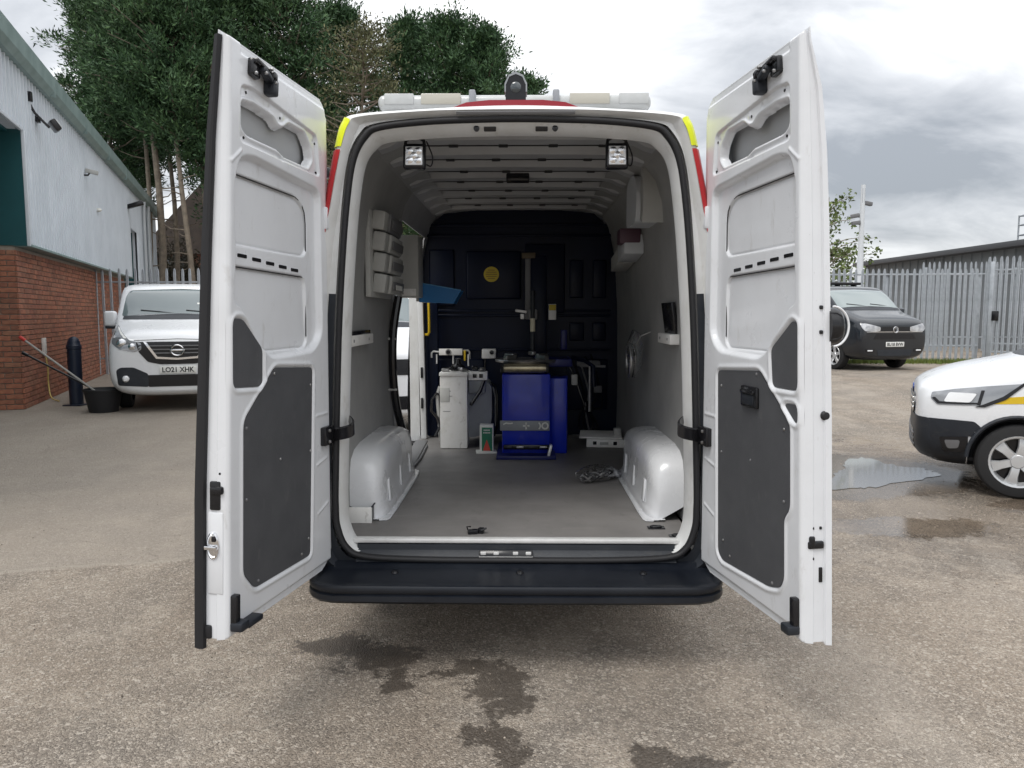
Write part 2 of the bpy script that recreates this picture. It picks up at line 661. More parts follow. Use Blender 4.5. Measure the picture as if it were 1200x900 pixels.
    wn = noise(16, 12, 0.8)
    dn = N.new('ShaderNodeTexNoise')
    dn.inputs['Scale'].default_value = 5.5
    dn.inputs['Detail'].default_value = 8
    dn.inputs['Roughness'].default_value = .7
    L.new(P, dn.inputs['Vector'])
    ds = N.new('ShaderNodeSeparateColor')
    L.new(dn.outputs['Color'], ds.inputs[0])
    wx = mt('ADD', sep.outputs['X'], mt('MULTIPLY', mt('SUBTRACT', ds.outputs[0], .5), .55))
    wy = mt('ADD', sep.outputs['Y'], mt('MULTIPLY', mt('SUBTRACT', ds.outputs[1], .5), .55))
    acc = None
    for (x, y, rx, ry) in st:
        a = mt('DIVIDE', mt('SUBTRACT', wx, x), rx * 1.05)
        c = mt('DIVIDE', mt('SUBTRACT', wy, y), ry * 1.05)
        d = mt('SQRT', mt('ADD', mt('MULTIPLY', a, a), mt('MULTIPLY', c, c)))
        acc = d if acc is None else mt('MINIMUM', acc, d)
    spill = mr(mt('ADD', acc, mt('MULTIPLY', mt('SUBTRACT', wn, 0.5), 2.2)), 0.75, 1.08, 1.0, 0.0)
    col = mix(mt('MULTIPLY', spill, 0.80), col, (0.040, 0.031, 0.024))
    # damp ground round the puddle on the right
    a = mt('DIVIDE', mt('SUBTRACT', sep.outputs['X'], 3.4), 2.3)
    c = mt('DIVIDE', mt('SUBTRACT', sep.outputs['Y'], 6.9), 3.6)
    d = mt('SQRT', mt('ADD', mt('MULTIPLY', a, a), mt('MULTIPLY', c, c)))
    damp = mr(mt('ADD', d, mt('MULTIPLY', mt('SUBTRACT', noise(3.2, 7, 0.75), 0.5), 2.4)), 0.55, 0.95, 1.0, 0.0)
    col = mix(mt('MULTIPLY', damp, 0.75), col, (0.66, 0.63, 0.60), 'MULTIPLY')
    pu = None
    for (x, y, rx, ry) in ((3.55, 7.55, .95, 1.05), (2.9, 6.8, .75, .38), (2.9, 5.6, .75, .28), (4.4, 6.2, .5, .35)):
        a = mt('DIVIDE', mt('SUBTRACT', wx, x), rx)
        c = mt('DIVIDE', mt('SUBTRACT', wy, y), ry)
        d = mt('SQRT', mt('ADD', mt('MULTIPLY', a, a), mt('MULTIPLY', c, c)))
        pu = d if pu is None else mt('MINIMUM', pu, d)
    pool = mr(mt('ADD', pu, mt('MULTIPLY', mt('SUBTRACT', wn, 0.5), 1.2)), 0.85, 1.1, 1.0, 0.0)
    col = mix(mt('MULTIPLY', pool, 0.85), col, (0.48, 0.45, 0.42), 'MULTIPLY')
    damp = mt('MAXIMUM', damp, mt('MULTIPLY', pool, 1.12))
    L.new(col, b.inputs['Base Color'])
    wet = mt('MAXIMUM', mt('MULTIPLY', spill, 0.75), damp)
    rough = mt('MAXIMUM', mt('SUBTRACT', 0.92, mt('MULTIPLY', wet, 0.76)), .06)
    L.new(rough, b.inputs['Roughness'])
    b.inputs['Specular IOR Level'].default_value = 0.35
    h = mt('ADD', mt('MULTIPLY', vo.outputs['Distance'], -0.5), mt('MULTIPLY', n_f, 1.2))
    h = mt('ADD', h, mt('MULTIPLY', crack, -.25))
    bp = N.new('ShaderNodeBump')
    bp.inputs['Distance'].default_value = 0.018
    L.new(mt('MULTIPLY', mt('SUBTRACT', 1.0, mt('MULTIPLY', wet, 0.45)), mt('SUBTRACT', 1.0, mt('MULTIPLY', pool, .93))), bp.inputs['Strength'])
    L.new(h, bp.inputs['Height'])
    L.new(bp.outputs[0], b.inputs['Normal'])
    return m


def build_ground():
    xs = np.concatenate([[-900, -300, -120, -60, -40], np.arange(-30, 40.1, 1.0), [60, 120, 300, 900]])
    ys = np.concatenate([[-300, -60, -20], np.arange(-8, 45.1, 1.0), [60, 100, 200, 500, 1500]])
    vs = [(x, y, float(gh(np.float64(x), np.float64(y)))) for y in ys for x in xs]
    nx = len(xs)
    fs = [(j * nx + i, j * nx + i + 1, (j + 1) * nx + i + 1, (j + 1) * nx + i) for j in range(len(ys) - 1) for i in range(nx - 1)]
    g = mesh_obj('ground', vs, fs, ground_material(), None, True, None)
    g['kind'] = 'structure'
    WATER = mat('puddle_water', (0.11, 0.098, 0.082), 0.07, spec=0.9, coat=1.0, bump=0.03, bscale=14)
    pts = [(2.95, 6.55), (3.50, 6.85), (4.15, 7.30), (4.42, 7.7), (4.26, 8.0), (4.02, 8.31), (3.8, 8.55), (3.45, 8.22), (3.22, 7.8), (2.92, 7.3), (2.6, 6.7)]
    cl = catmull(pts + [pts[0]], 14)[:-1]
    cx, cy = 3.45, 7.45
    n = len(cl)
    ph = rng.uniform(0, 6.28, 12)
    out = []
    for k, p in enumerate(cl):
        a = 2 * math.pi * k / n
        f = 1 + sum(.09 / (i + 1) * math.sin((3 + 4 * i) * a + ph[i]) for i in range(9))
        f *= .74
        out.append((cx + (p[0] - cx) * f, cy + (p[1] - cy) * f))
    p = mesh_obj('puddle', [(x, y, 0.004) for x, y in out], [tuple(range(n))], WATER)
    p['kind'] = 'structure'


build_ground()


def build_gravel():
    """loose grit lying on the tarmac"""
    n = 11000
    r = rng.random(n)
    y = 2.1 + 9.0 * r ** 1.6
    x = (rng.random(n) - .5) * (3.2 + y * 1.35)
    sz = .0022 + .0042 * rng.random(n) ** 3
    big = rng.random(n) < .015
    sz[big] *= 1.8
    base = np.array([(1, 0, 0), (0, 1, 0), (-1, 0, 0), (0, -1, 0), (0, 0, .75), (0, 0, -.6)], float)
    fc = np.array([(0, 1, 4), (1, 2, 4), (2, 3, 4), (3, 0, 4), (1, 0, 5), (2, 1, 5), (3, 2, 5), (0, 3, 5)])
    V = base[None] * sz[:, None, None] * rng.uniform(.55, 1.25, (n, 6, 1))
    a = rng.random(n) * 6.28
    c, sn = np.cos(a), np.sin(a)
    X = V[:, :, 0] * c[:, None] - V[:, :, 1] * sn[:, None] + x[:, None]
    Y = V[:, :, 0] * sn[:, None] + V[:, :, 1] * c[:, None] + y[:, None]
    Z = V[:, :, 2] + sz[:, None] * .35
    VV = np.stack([X, Y, Z], -1).reshape(-1, 3)
    F = (np.arange(n)[:, None, None] * 6 + fc[None]).reshape(-1, 3)
    m = mat('grit', (.34, .29, .24), .9, island=[(.35, .33, .32), (.8, .78, .75), (1.1, 1.05, 1.0), (1.6, 1.55, 1.5)], col2=(.28, .25, .22), vscale=30)
    o = mesh_obj('gravel', VV.tolist(), F.tolist(), m)
    o['kind'] = 'stuff'
    tag(o, 'loose grit scattered over the worn tarmac', 'gravel')


build_gravel()

# ------------------------------------------------------------------ the open van
FZ = 0.53      # cargo floor height
VAN = thing('panel_van', 'large white panel van with both rear doors wide open showing its workshop interior', 'van', (-0.03, 3.4, 0))


def half_loop(pts, y, sub=6):
    h = catmull(pts, sub)
    full = [(p[0], y, p[1]) for p in h] + [(-p[0], y, p[1]) for p in h[-2:0:-1]]
    return full


H_SEAL = [(0, .455), (.4, .456), (.70, .47), (.79, .515), (.828, .61), (.834, .70), (.831, .85), (.805, 1.47), (.778, 1.86), (.751, 2.12), (.721, 2.282), (.67, 2.378), (.605, 2.418), (.393, 2.442), (.15, 2.451), (0, 2.453)]
H_CREASE = [(0, .40), (.4, .40), (.74, .41), (.86, .45), (.905, .56), (.912, .7), (.912, .85), (.892, 1.47), (.858, 1.86), (.813, 2.116), (.768, 2.323), (.732, 2.425), (.68, 2.460), (.39, 2.482), (.15, 2.487), (0, 2.488)]
H_OUTER = [(0, .37), (.4, .37), (.78, .38), (.91, .43), (.955, .56), (.962, .7), (.962, .85), (.94, 1.47), (.895, 1.86), (.845, 2.116), (.802, 2.323), (.765, 2.44), (.70, 2.478), (.39, 2.499), (.15, 2.51), (0, 2.513)]
H_BODY = [(0, .36), (.4, .36), (.80, .36), (.95, .41), (.992, .56), (.998, .7), (.998, .85), (.975, 1.47), (.925, 1.86), (.875, 2.116), (.835, 2.35), (.79, 2.48), (.70, 2.545), (.39, 2.575), (.15, 2.585), (0, 2.588)]


def inset(h, dx, dzt, dzb=0.0):
    z0, z1 = h[0][1], h[-1][1]
    out = []
    for x, z in h:
        k = (z - z0) / (z1 - z0)
        out.append((max(0, x - dx * min(1, x / .3)), z - dzt * max(0, (k - .9) / .1) + dzb * max(0, (.06 - k) / .06)))
    return out


def build_van_body():
    # outer skin with an opening for the sliding door on the left side
    ys = [0.03, 0.12, 0.35, 1.0, 1.85, 2.4, 3.32, 3.6]
    loops = []
    for y in ys:
        k = float(sstep(0.03, 0.5, y))
        loops.append(half_loop([(a[0] + (b[0] - a[0]) * k, a[1] + (b[1] - a[1]) * k) for a, b in zip(H_OUTER, H_BODY)], y))
    # cab: roof falls to bonnet
    for y, top, wk in [(4.0, 2.52, 1.0), (4.5, 2.15, .985), (4.95, 1.55, .97), (5.4, 1.25, .95), (5.75, 1.05, .86), (5.85, .9, .74)]:
        f = (top - .36) / (2.588 - .36)
        loops.append(half_loop([(x * wk, .36 + (z - .36) * f) for x, z in H_BODY], y))
    n = len(loops[0])
    b = MB()
    b.loft(loops, True, False, True)
    keep = []
    for f in b.f:
        c = np.mean([b.v[i] for i in f], axis=0)
        if c[0] < -.5 and 1.85 < c[1] < 3.32 and .50 < c[2] < 2.28:
            continue
        keep.append(f)
    b.f = keep
    b.build('body_shell', WHITE, VAN, angle=50)
    # rear frame: outer edge, crease, seal land
    fr = MB()
    h_land = [(x + .022 * min(1, x / .3), z + (.018 if z > 2 else -.018 if z < .6 else 0)) for x, z in H_SEAL]
    lp = [half_loop(H_OUTER, .03), half_loop([((a[0] + c[0]) / 2, (a[1] + c[1]) / 2) for a, c in zip(H_OUTER, H_CREASE)], .004), half_loop(H_CREASE, -.004), half_loop(inset(H_CREASE, .012, .010), .012), half_loop(inset(H_CREASE, .03, .02), .034), half_loop(h_land, .030)]
    fr.loft(lp)
    lo = [f for f in fr.f if np.mean([fr.v[i][2] for i in f]) < 1.60 and abs(np.mean([fr.v[i][1] for i in f]) - .03) < .03]
    trim = [f for f in fr.f if np.mean([fr.v[i][2] for i in f]) < .62]
    trimset = set(trim)
    idx = {f: i for i, f in enumerate(fr.f)}
    # lower part of the pillars is black plastic
    low = set(f for f in fr.f if np.mean([fr.v[i][2] for i in f]) < .62 or (np.mean([fr.v[i][2] for i in f]) < 1.66 and idx[f] >= 4 * len(lp[0])))
    t = MB()
    t.v = fr.v
    t.f = [f for f in fr.f if f in low]
    t.build('pillar_trim', BLACKP, VAN, angle=40)
    fr.f = [f for f in fr.f if f not in low]
    fr.build('rear_frame', FRAMEW, VAN, angle=40)
    # rubber seal round the opening
    s = MB()
    lp = [half_loop(H_SEAL, .03)]
    L0 = lp[0] + [lp[0][0]]
    prof = []
    path = half_loop(H_SEAL, .018)
    N_ = len(path)
    loops = []
    for k, (dx, dy) in enumerate([(.012, .012), (.012, -.004), (.006, -.012), (-.006, -.012), (-.013, -.002), (-.013, .014)]):
        loops.append([])
        for i in range(N_):
            p, q, r_ = Vector(path[i - 1]), Vector(path[i]), Vector(path[(i + 1) % N_])
            tng = (r_ - p).normalized()
            nrm = Vector((tng.z, 0, -tng.x))
            loops[-1].append(q + nrm * dx + Vector((0, dy, 0)))
    s.loft(loops)
    s.build('door_seal', RUBBER, VAN, angle=60)
    # white inner flange, open along the sill
    fl = MB()
    lp = [half_loop(inset(H_SEAL, .013, .012, .01), .034), half_loop(inset(H_SEAL, .020, .024, .01), .05), half_loop(inset(H_SEAL, .034, .045, .02), .085), half_loop(inset(H_SEAL, .036, .05, .02), .13)]
    fl.loft(lp)
    fl.f = [f for f in fl.f if np.mean([fl.v[i][2] for i in f]) > .52 or abs(np.mean([fl.v[i][0] for i in f])) > .735]
    fl.build('opening_flange', FRAMEW, VAN, angle=50)
    # header rail detail: slots and plugs
    for x in (-.115, .115):
        MB().box((x, .058, 2.418), (.055, .012, .022), (R(20), 0, 0), .004).build('latch_slot', GLOSSB, VAN)
    for x in (-.175, .175):
        MB().lathe([(.0, -.006), (.013, -.004), (.013, .006), (0, .008)], (x, .050, 2.418), 'Y', 14).build('plug', GLOSSB, VAN)
    MB().box((0.0, .047, 2.437), (.05, .008, .007), None, .002).build('latch_slot', GLOSSB, VAN)
    # dark rubbed patch of weather strip on the header
    MB().box((0, -.004, 2.472), (.52, .006, .016), (R(35), 0, 0), .003).build('header_strip', DGREY, VAN)
    # hi vis chevrons wrapped on the pillar edge
    for s_ in (-1, 1):
        for nm, z0, z1, m in (('yellow_marking', 2.325, 2.462, YELLOWS), ('red_marking', 1.95, 2.32, REDS)):
            o_h, b_h = catmull(H_OUTER, 24), catmull(H_BODY, 24)
            c_h = catmull(H_CREASE, 24)
            rows = []
            for po, pb, pc in zip(o_h, b_h, c_h):
                if po[0] > .3 and z0 - .06 < po[1] < z1 + .06:
                    zz = po[1]
                    skew = 0.0
                    if zz < z0 or zz > z1:
                        continue
                    k2 = float(sstep(.03, .5, .14))
                    p2 = po + (pb - po) * k2
                    mid = po + (pc - po) * .98
                    e = .005
                    m2 = (po + pc) / 2
                    p3 = po + (pb - po) * float(sstep(.03, .5, .12))
                    rows.append([(s_ * (mid[0] + .001), -.004 - e, mid[1] + .001), (s_ * (m2[0] + .003), .004 - e, m2[1] + .003), (s_ * (po[0] + e), .03 - e * .4, po[1] + e * .6), (s_ * (p3[0] + e), .12, p3[1] + e), (s_ * (p2[0] + e), .14, p2[1] + e)])
            if len(rows) > 1:
                MB().loft(rows, False).build(nm, m, VAN, angle=60)
    # roof furniture: brake lamp, rear camera, light bar
    brk = MB()
    pr = [(-.28, 0), (-.22, .022), (-.12, .032), (.12, .032), (.22, .022), (.28, 0)]
    brk.prism(pr, lambda a, c, t: (a, t, 2.508 + c), .045, .11)
    brk.build('brake_lamp', REDL, VAN)
    b = MB()
    prof = [(-.045, 0), (-.045, .09), (-.03, .125), (0, .138), (.03, .125), (.045, .09), (.045, 0)]
    b.prism(prof, lambda a, c, t: (a, t, 2.515 + c), .05, .13)
    rc = b.build('rear_camera', GLOSSB, VAN)
    MB().lathe([(.0, -.004), (.018, -.004), (.024, 0), (.024, .01)], (0, .048, 2.595), 'Y', 18).build('camera_lens', GLASS, rc)
    MB().prism([(-.05, .06), (-.05, .095), (-.032, .132), (0, .146), (.032, .132), (.05, .095), (.05, .06), (.044, .06), (.044, .09), (.029, .124), (0, .136), (-.029, .124), (-.044, .09), (-.044, .06)], lambda a, c, t: (a, t, 2.516 + c), .046, .135).build('camera_hood', MGREY, rc)
    # beacon bar
    bar = MB().box((-.01, .42, 2.606), (1.31, .22, .072), None, .03, 4).build('light_bar', LENSW, VAN)
    for x, w, m, nm in ((-.36, .19, LENSA, 'beacon_lens'), (.35, .19, LENSA, 'beacon_lens'), (-.56, .14, LENSW, 'beacon_lens'), (.56, .14, LENSW, 'beacon_lens')):
        MB().box((x, .310, 2.618), (w, .012, .05), None, .004).build(nm, m, bar)
    for x in (-.21, .19):
        MB().box((x, .41, 2.614), (.03, .226, .09), None, .006).build('clamp', MGREY, bar)
    MB().box((-.01, .42, 2.565), (1.2, .16, .04), None, .01).build('bar_base', MGREY, bar)
    # rear step bumper
    prof = [(.05, .452), (.02, .448), (-.01, .430), (-.03, .425), (-.165, .412), (-.185, .416), (-.20, .412), (-.206, .402), (-.204, .385), (-.193, .380), (-.193, .374), (-.207, .368), (-.209, .345), (-.195, .332), (-.13, .328), (.10, .328)]
    secs = []
    xs = [-.925, -.92, -.90, -.86, -.80, -.72, -.5, 0, .5, .72, .80, .86, .90, .92, .925]
    for x in xs:
        a = abs(x)
        k = float(np.clip((a - .82) / .105, 0, 1))
        back = .10 * (1 - math.sqrt(max(0, 1 - k * k)))
        bow = .012 * (1 - (a / .9) ** 2)
        secs.append([(x, min(y + back, .12) if y < .02 else y, z + (.0 if z > .4 else .015 * k)) for y, z in [(y - bow if y < -.1 else y, z) for y, z in prof]])
    bp_ = MB().loft(secs, False, False, False)
    bp_.f += [tuple(range(len(prof))), tuple((len(secs) - 1) * len(prof) + k for k in range(len(prof)))]
    BUMP = mat('bumper_plastic', (0.006, 0.008, 0.013), 0.36, col2=(0.013, 0.016, 0.022), vscale=3.5, bump=0.05, bscale=300, rvar=.14)
    bo = bp_.build('rear_bumper', BUMP, VAN, angle=40)
    for x in (-.55, .02, .58):
        MB().lathe([(0, .004), (.014, .003), (.018, -.006)], (x, -.06, .428), 'Z', 10).build('step_plug', GLOSSB, bo)
    for x in (-.78, .78):
        MB().lathe([(0, -.004), (.008, -.003), (.008, .004), (0, .004)], (x, -.206, .362), 'Y', 10).build('screw', GLOSSB, bo)
    # sill with striker plate
    sill = MB()
    pr = [(.10, .520), (.062, .517), (.058, .492), (.04, .478), (.022, .456), (.015, .448), (.10, .44)]
    sill.loft([[(x, y, z) for y, z in pr] for x in (-.745, -.6, 0, .6, .745)], False)
    so = sill.build('sill_trim', BLACKP, VAN, angle=30)
    MB().box((-.045, .033, .482), (.25, .02, .03), (R(-35), 0, 0), .004).build('striker_recess', GLOSSB, so)
    st = MB().box((-.045, .022, .473), (.25, .006, .008), None, .002)
    for x in (-.15, -.09, .0, .06):
        st.box((x, .026, .486), (.025, .012, .016), None, .003)
    st.build('striker_plate', ALU, so)
    # floor, threshold strip
    MB().box((0, 1.70, FZ - .012), (1.70, 3.2, .024), None, .002).build('cargo_floor', FLOORM, VAN)
    MB().box((0.0, .085, FZ + .002), (1.535, .042, .022), None, .006).build('threshold_strip', ALU, VAN)
    MB().box((0, 2.0, .42), (1.7, 3.9, .10), None, .01).build('chassis_floor', BLACKP, VAN)
    # interior skins: side boards
    xw = [(.53, .862), (1.0, .866), (1.5, .862), (1.8, .852), (2.05, .835), (2.22, .808), (2.34, .772), (2.42, .72), (2.455, .65), (2.47, .56)]

    def wall(s_, y0, y1, z0, z1, name, m, th=.006, off=0.0):
        zz = [z0] + [z for z, _ in xw if z0 < z < z1] + [z1]
        f = lambda z: float(np.interp(z, [a for a, _ in xw], [c for _, c in xw]))
        b_ = MB()
        rows = []
        for y in np.linspace(y0, y1, 3):
            rows.append([(s_ * (f(z) - off), y, z) for z in zz] + [(s_ * (f(z) - off + th), y, z) for z in zz[::-1]])
        b_.loft(rows, True, True, True)
        return b_.build(name, m, VAN, angle=25)
    wall(-1, .13, 1.85, FZ, 2.47, 'side_lining', PLY)
    wall(1, .13, 3.23, FZ, 2.47, 'side_lining', PLY)
    wall(-1, 1.85, 3.23, 2.24, 2.47, 'door_header', INW)
    wall(-1, 3.12, 3.23, FZ, 2.24, 'door_pillar', MATS['frame_white_paint'], .012)
    wall(-1, 1.79, 1.87, FZ + .01, 2.24, 'door_pillar', INW, .10, .006)
    # roof panel with pressed cross ribs
    rl = []
    for y in np.linspace(.13, 3.23, 156):
        ph = (y - .13) % .36
        rib = .042 * float(sstep(0, .02, ph) - sstep(.13, .15, ph))
        row = []
        for x in np.linspace(-.70, .70, 29):
            edge = float(sstep(.58, .69, abs(x)))
            row.append((x, y, 2.515 - .07 * edge - rib * (1 - .7 * edge) - .008 * (x / .6) ** 2))
        rl.append(row)
    MB().loft(rl, False).build('roof_lining', INW, VAN, angle=30)
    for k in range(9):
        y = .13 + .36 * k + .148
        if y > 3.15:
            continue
        MB().box((0, y, 2.470), (1.16, .008, .006), None, .002).build('roof_gap_shade', RUBBER, VAN)  # dark strip stands in for the shadow gap between rib and roof skin
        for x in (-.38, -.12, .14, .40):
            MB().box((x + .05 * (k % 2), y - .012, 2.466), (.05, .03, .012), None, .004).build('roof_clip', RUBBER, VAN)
    MB().box((.0, 1.62, 2.475), (.15, .10, .05), None, .008).build('interior_lamp', GLOSSB, VAN)
    # bulkhead
    pts = [(.862, FZ), (.866, 1.0), (.862, 1.5), (.835, 2.05), (.772, 2.34), (.65, 2.455), (0, 2.52)]
    pl = [(x, z) for x, z in pts] + [(-x, z) for x, z in pts[-2::-1]]
    bk = MB().prism(pl, lambda a, c, t: (a, t, c), 3.23, 3.25).build('bulkhead', BULK, VAN)

    def press(x0, x1, z0, z1, d=.02, r=.03, name='pressed_panel', m=BULK):
        return MB().box(((x0 + x1) / 2, 3.23 - d / 2 + .004, (z0 + z1) / 2), (x1 - x0, d + .008, z1 - z0), None, r, 3).build(name, m, bk)
    press(-.46, .02, 1.72, 2.14, .03, .03)
    press(-.78, -.56, 1.66, 2.15, .02)
    press(.44, .56, 1.73, 2.06)
    press(.64, .76, 1.73, 2.06)
    press(.44, .57, 1.36, 1.52)
    press(.64, .76, 1.36, 1.52)
    press(.05, .40, 1.60, 2.2, .02)
    for z in (2.36, 2.27, 1.62, 1.58, 1.28):
        press(-.80, .80, z - .012, z + .012, .014, .006, 'pressed_rib')
    press(.42, .78, .75, 1.2)
    press(-.75, -.3, .75, 1.2)
    # round yellow notice
    sg = MB().lathe([(0, -.003), (.066, -.003), (.066, .002), (0, .002)], (-.238, 3.196, 1.935), 'Y', 28).build('round_notice', SIGNY, bk)
    ln = MB()
    for k, w in enumerate((.06, .09, .10, .09, .06)):
        ln.box((-.238, 3.192, 1.935 + .036 - .018 * k), (w, .002, .007))
    ln.build('notice_print', mat('notice_print', (.22, .14, .03), .6), sg)
    # yellow grab handle by the side door and white pillar edge
    MB().tube([(-.80, 3.02, 1.715), (-.765, 2.96, 1.72), (-.755, 2.95, 1.70), (-.752, 2.95, 1.55), (-.752, 2.95, 1.44), (-.765, 2.96, 1.42), (-.81, 3.02, 1.42)], .011, 10).build('grab_handle', HANDY, VAN)
    pe = MB().box((-.818, 2.98, 1.13), (.05, .05, 1.2), (0, R(-1), 0), .012)
    pe.build('pillar_edge', FRAMEW, VAN)
    MB().box((-.74, 3.08, 1.15), (.10, .05, 1.22), None, .01).build('pillar_cover', BULK, VAN)
    for z in (1.10, .84):
        MB().box((-.818, 2.95, z), (.02, .02, .09), None, .004).build('striker', GLOSSB, VAN)
    MB().box((-.905, 3.20, 1.35), (.10, .05, 1.75), None, .012).build('door_jamb', FRAMEW, VAN)
    # door track floor edge by the sliding door
    MB().box((-.79, 2.2, FZ + .004), (.10, 1.3, .012), (0, 0, R(2)), .003).build('door_step', DGREY, VAN)
    MB().tube([(-.73, 1.62, FZ + .012), (-.715, 2.0, FZ + .012), (-.735, 2.6, FZ + .012)], .008, 6).build('step_edge', DGREY, VAN)
    # wheel boxes
    for s_ in (-1, 1):
        rings = []
        prof = [(.190, 0.0), (.196, .025), (.190, .05), (.178, .07), (.176, .20), (.172, .28), (.155, .325), (.115, .352), (.05, .362), (-.03, .362)]
        ysn = [(.43, .55, .0), (.432, .62, .22), (.445, .74, .55), (.48, .88, .80), (.56, .97, .94), (.70, 1, 1), (1.05, 1.02, 1.0), (1.35, 1.0, .99), (1.50, .97, .9), (1.60, .85, .72), (1.66, .6, .45), (1.68, .2, .1)]
        for y, kx, kz in ysn:
            rings.append([(s_ * (.868 - max(-.02, dx * (.35 + .65 * kx) if dx > 0 else dx)), y, FZ + dz * (.25 + .75 * kz)) for dx, dz in prof])
        wb = MB().loft(rings, False)
        wb.f += [tuple(range(len(prof))), tuple((len(rings) - 1) * len(prof) + k for k in range(len(prof)))]
        wo = wb.build('wheel_box', WHITE, VAN, angle=65)
        fl2 = MB()
        fl2.loft([[(s_ * (.868 - .215 * q), y, FZ + .003), (s_ * (.868 - .21 * q), y, FZ + .010), (s_ * (.868 - .1), y, FZ + .012)] for y, q in ((.41, .75), (.415, .92), (.45, .98), (.6, 1.0), (1.4, 1.0), (1.62, .97), (1.70, .7))], False)
        fl2.build('wheel_box_flange', WHITE, wo, angle=40)
        for y in (.62, 1.0, 1.36):
            MB().box((s_ * .688, y, FZ + .12), (.012, .05, .12), (0, s_ * R(4), 0), .005).build('rib', WHITE, wo)
    # floor lashing rings
    for x, y in ((.70, .30), (.78, .155)):
        b_ = MB().box((x, y, FZ + .003), (.085, .045, .006), None, .002)
        b_.tube([(x + .028 * math.cos(a), y + .014 * math.sin(a), FZ + .010) for a in np.linspace(0, 2 * math.pi, 13)], .004, 6, False)
        b_.build('lashing_ring', GLOSSB, VAN)
    # work lights under the header
    for x in (-.475, .47):
        wl = MB().box((x, .215, 2.328), (.105, .045, .118), (R(-8), 0, 0), .012, 3).build('work_light', GLOSSB, VAN)
        MB().box((x, .190, 2.329), (.080, .008, .088), (R(-8), 0, 0), .004).build('lens', WLENS, wl)
        br = MB()
        for dx, dz in ((-.02, .022), (.02, .022), (-.02, -.022), (.02, -.022), (0, 0)):
            br.lathe([(.004, -.006), (.017, -.002), (.019, .004), (0, .004)], (x + dx, .186 + dz * .14, 2.329 + dz), 'Y', 12)
        br.build('reflector', CHROME, wl)
        MB().tube([(x - .045, .225, 2.38), (x - .042, .225, 2.405), (x - .02, .225, 2.418), (x + .02, .225, 2.418), (x + .042, .225, 2.405), (x + .045, .225, 2.38)], .008, 8).build('bracket', GLOSSB, wl)
        MB().box((x, .225, 2.432), (.05, .04, .03), None, .006).build('mount', GLOSSB, wl)
        MB().tube(catmull([(x + .05, .25, 2.30), (x + .072, .255, 2.295), (x + .078, .26, 2.34), (x + .05, .26, 2.41)], 6), .0035, 6).build('cable', RUBBER, wl)
    # wheels
    for s_ in (-1, 1):
        for y in (1.03, 4.9):
            wheel((s_ * .87, y, .345), .345, .22, VAN, s_)
    # side door slid back along the left flank
    sd_ = MB()
    rows = []
    hb = catmull(H_BODY, 8)
    prof_ = [(p[0], p[1]) for p in hb if p[0] > .6 and .45 < p[1] < 2.30]
    for y in (.48, .52, 1.0, 1.75, 1.79):
        e = .0 if .5 < y < 1.77 else .015
        rows.append([(-(x + .10 - e), y, z) for x, z in prof_] + [(-(x + .045), y, z) for x, z in prof_[::-1]])
    sd_.loft(rows, True, True, True)
    so_ = sd_.build('sliding_door', WHITE, VAN, angle=30)
    MB().box((-1.10, .62, 1.15), (.03, .16, .04), None, .01).build('door_handle', BLACKP, so_)
    MB().box((-.955, .46, 2.30), (.05, .05, .05), None, .01).build('door_roller', GLOSSB, so_)


def wheel(c, r, w, parent, s_, spokes=5, rimmat=None):
    cx, cy, cz = c
    t = MB()
    prof = [(r * .64, -w / 2), (r * .80, -w / 2), (r * .93, -w / 2 + .01), (r * .985, -w * .36), (r, -w * .2), (r, w * .2), (r * .985, w * .36), (r * .93, w / 2 - .01), (r * .80, w / 2), (r * .64, w / 2)]
    t.lathe(prof, c, 'X', 36, False)
    to = t.build('wheel', TYRE, parent, angle=30)
    rm = MB()
    o = s_ * (w / 2 - .012)
    rm.lathe([(r * .70, o + s_ * .008), (r * .685, o + s_ * .016), (r * .64, o + s_ * .012), (r * .61, o - s_ * .03), (r * .58, o - s_ * .06)], c, 'X', 36, False)
    rm.lathe([(0, o - s_ * .005), (r * .16, o - s_ * .006), (r * .20, o - s_ * .02), (r * .22, o - s_ * .06)], c, 'X', 20, False)
    for k in range(spokes):
        a = 2 * math.pi * k / spokes + .3
        d = Vector((0, math.cos(a), math.sin(a)))
        n = Vector((0, -math.sin(a), math.cos(a)))
        C = Vector(c)
        pts = []
        for rr, ww, dx in ((r * .17, r * .11, -.016), (r * .4, r * .115, -.004), (r * .61, r * .17, -.016)):
            pts.append([C + d * rr + n * ww + Vector((o + s_ * (dx - .02), 0, 0)), C + d * rr + n * ww * .8 + Vector((o + s_ * dx, 0, 0)), C + d * rr - n * ww * .8 + Vector((o + s_ * dx, 0, 0)), C + d * rr - n * ww + Vector((o + s_ * (dx - .02), 0, 0))])
        rm.loft(pts, False)
    rm.build('rim', rimmat or RIM, to, angle=40)
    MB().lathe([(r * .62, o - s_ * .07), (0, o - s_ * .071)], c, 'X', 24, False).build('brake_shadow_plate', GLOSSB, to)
    return to


build_van_body()


# ---- rear doors: a pressed inner sheet on a (u, z, w) frame, w pointing into the van when shut
def DP(s, u, z, w=0.0):
    t = (z - .45) / 2.05
    xh = .853 - .015 * t
    xo = 1.035 - .08 * t
    dx = xo - xh
    l = math.hypot(dx, .87)
    return (s * (xh + dx * u - .87 / l * w), .03 - .87 * u - dx / l * w, z)


def DT(z, s=1):
    if s < 0:
        return float(np.interp(z, [.45, .95, 1.82, 2.2, 2.53], [.117, .115, .086, .066, .036]))
    return float(np.interp(z, [.45, 1.2, 1.9, 2.15, 2.35, 2.51], [.115, .112, .100, .090, .072, .030]))


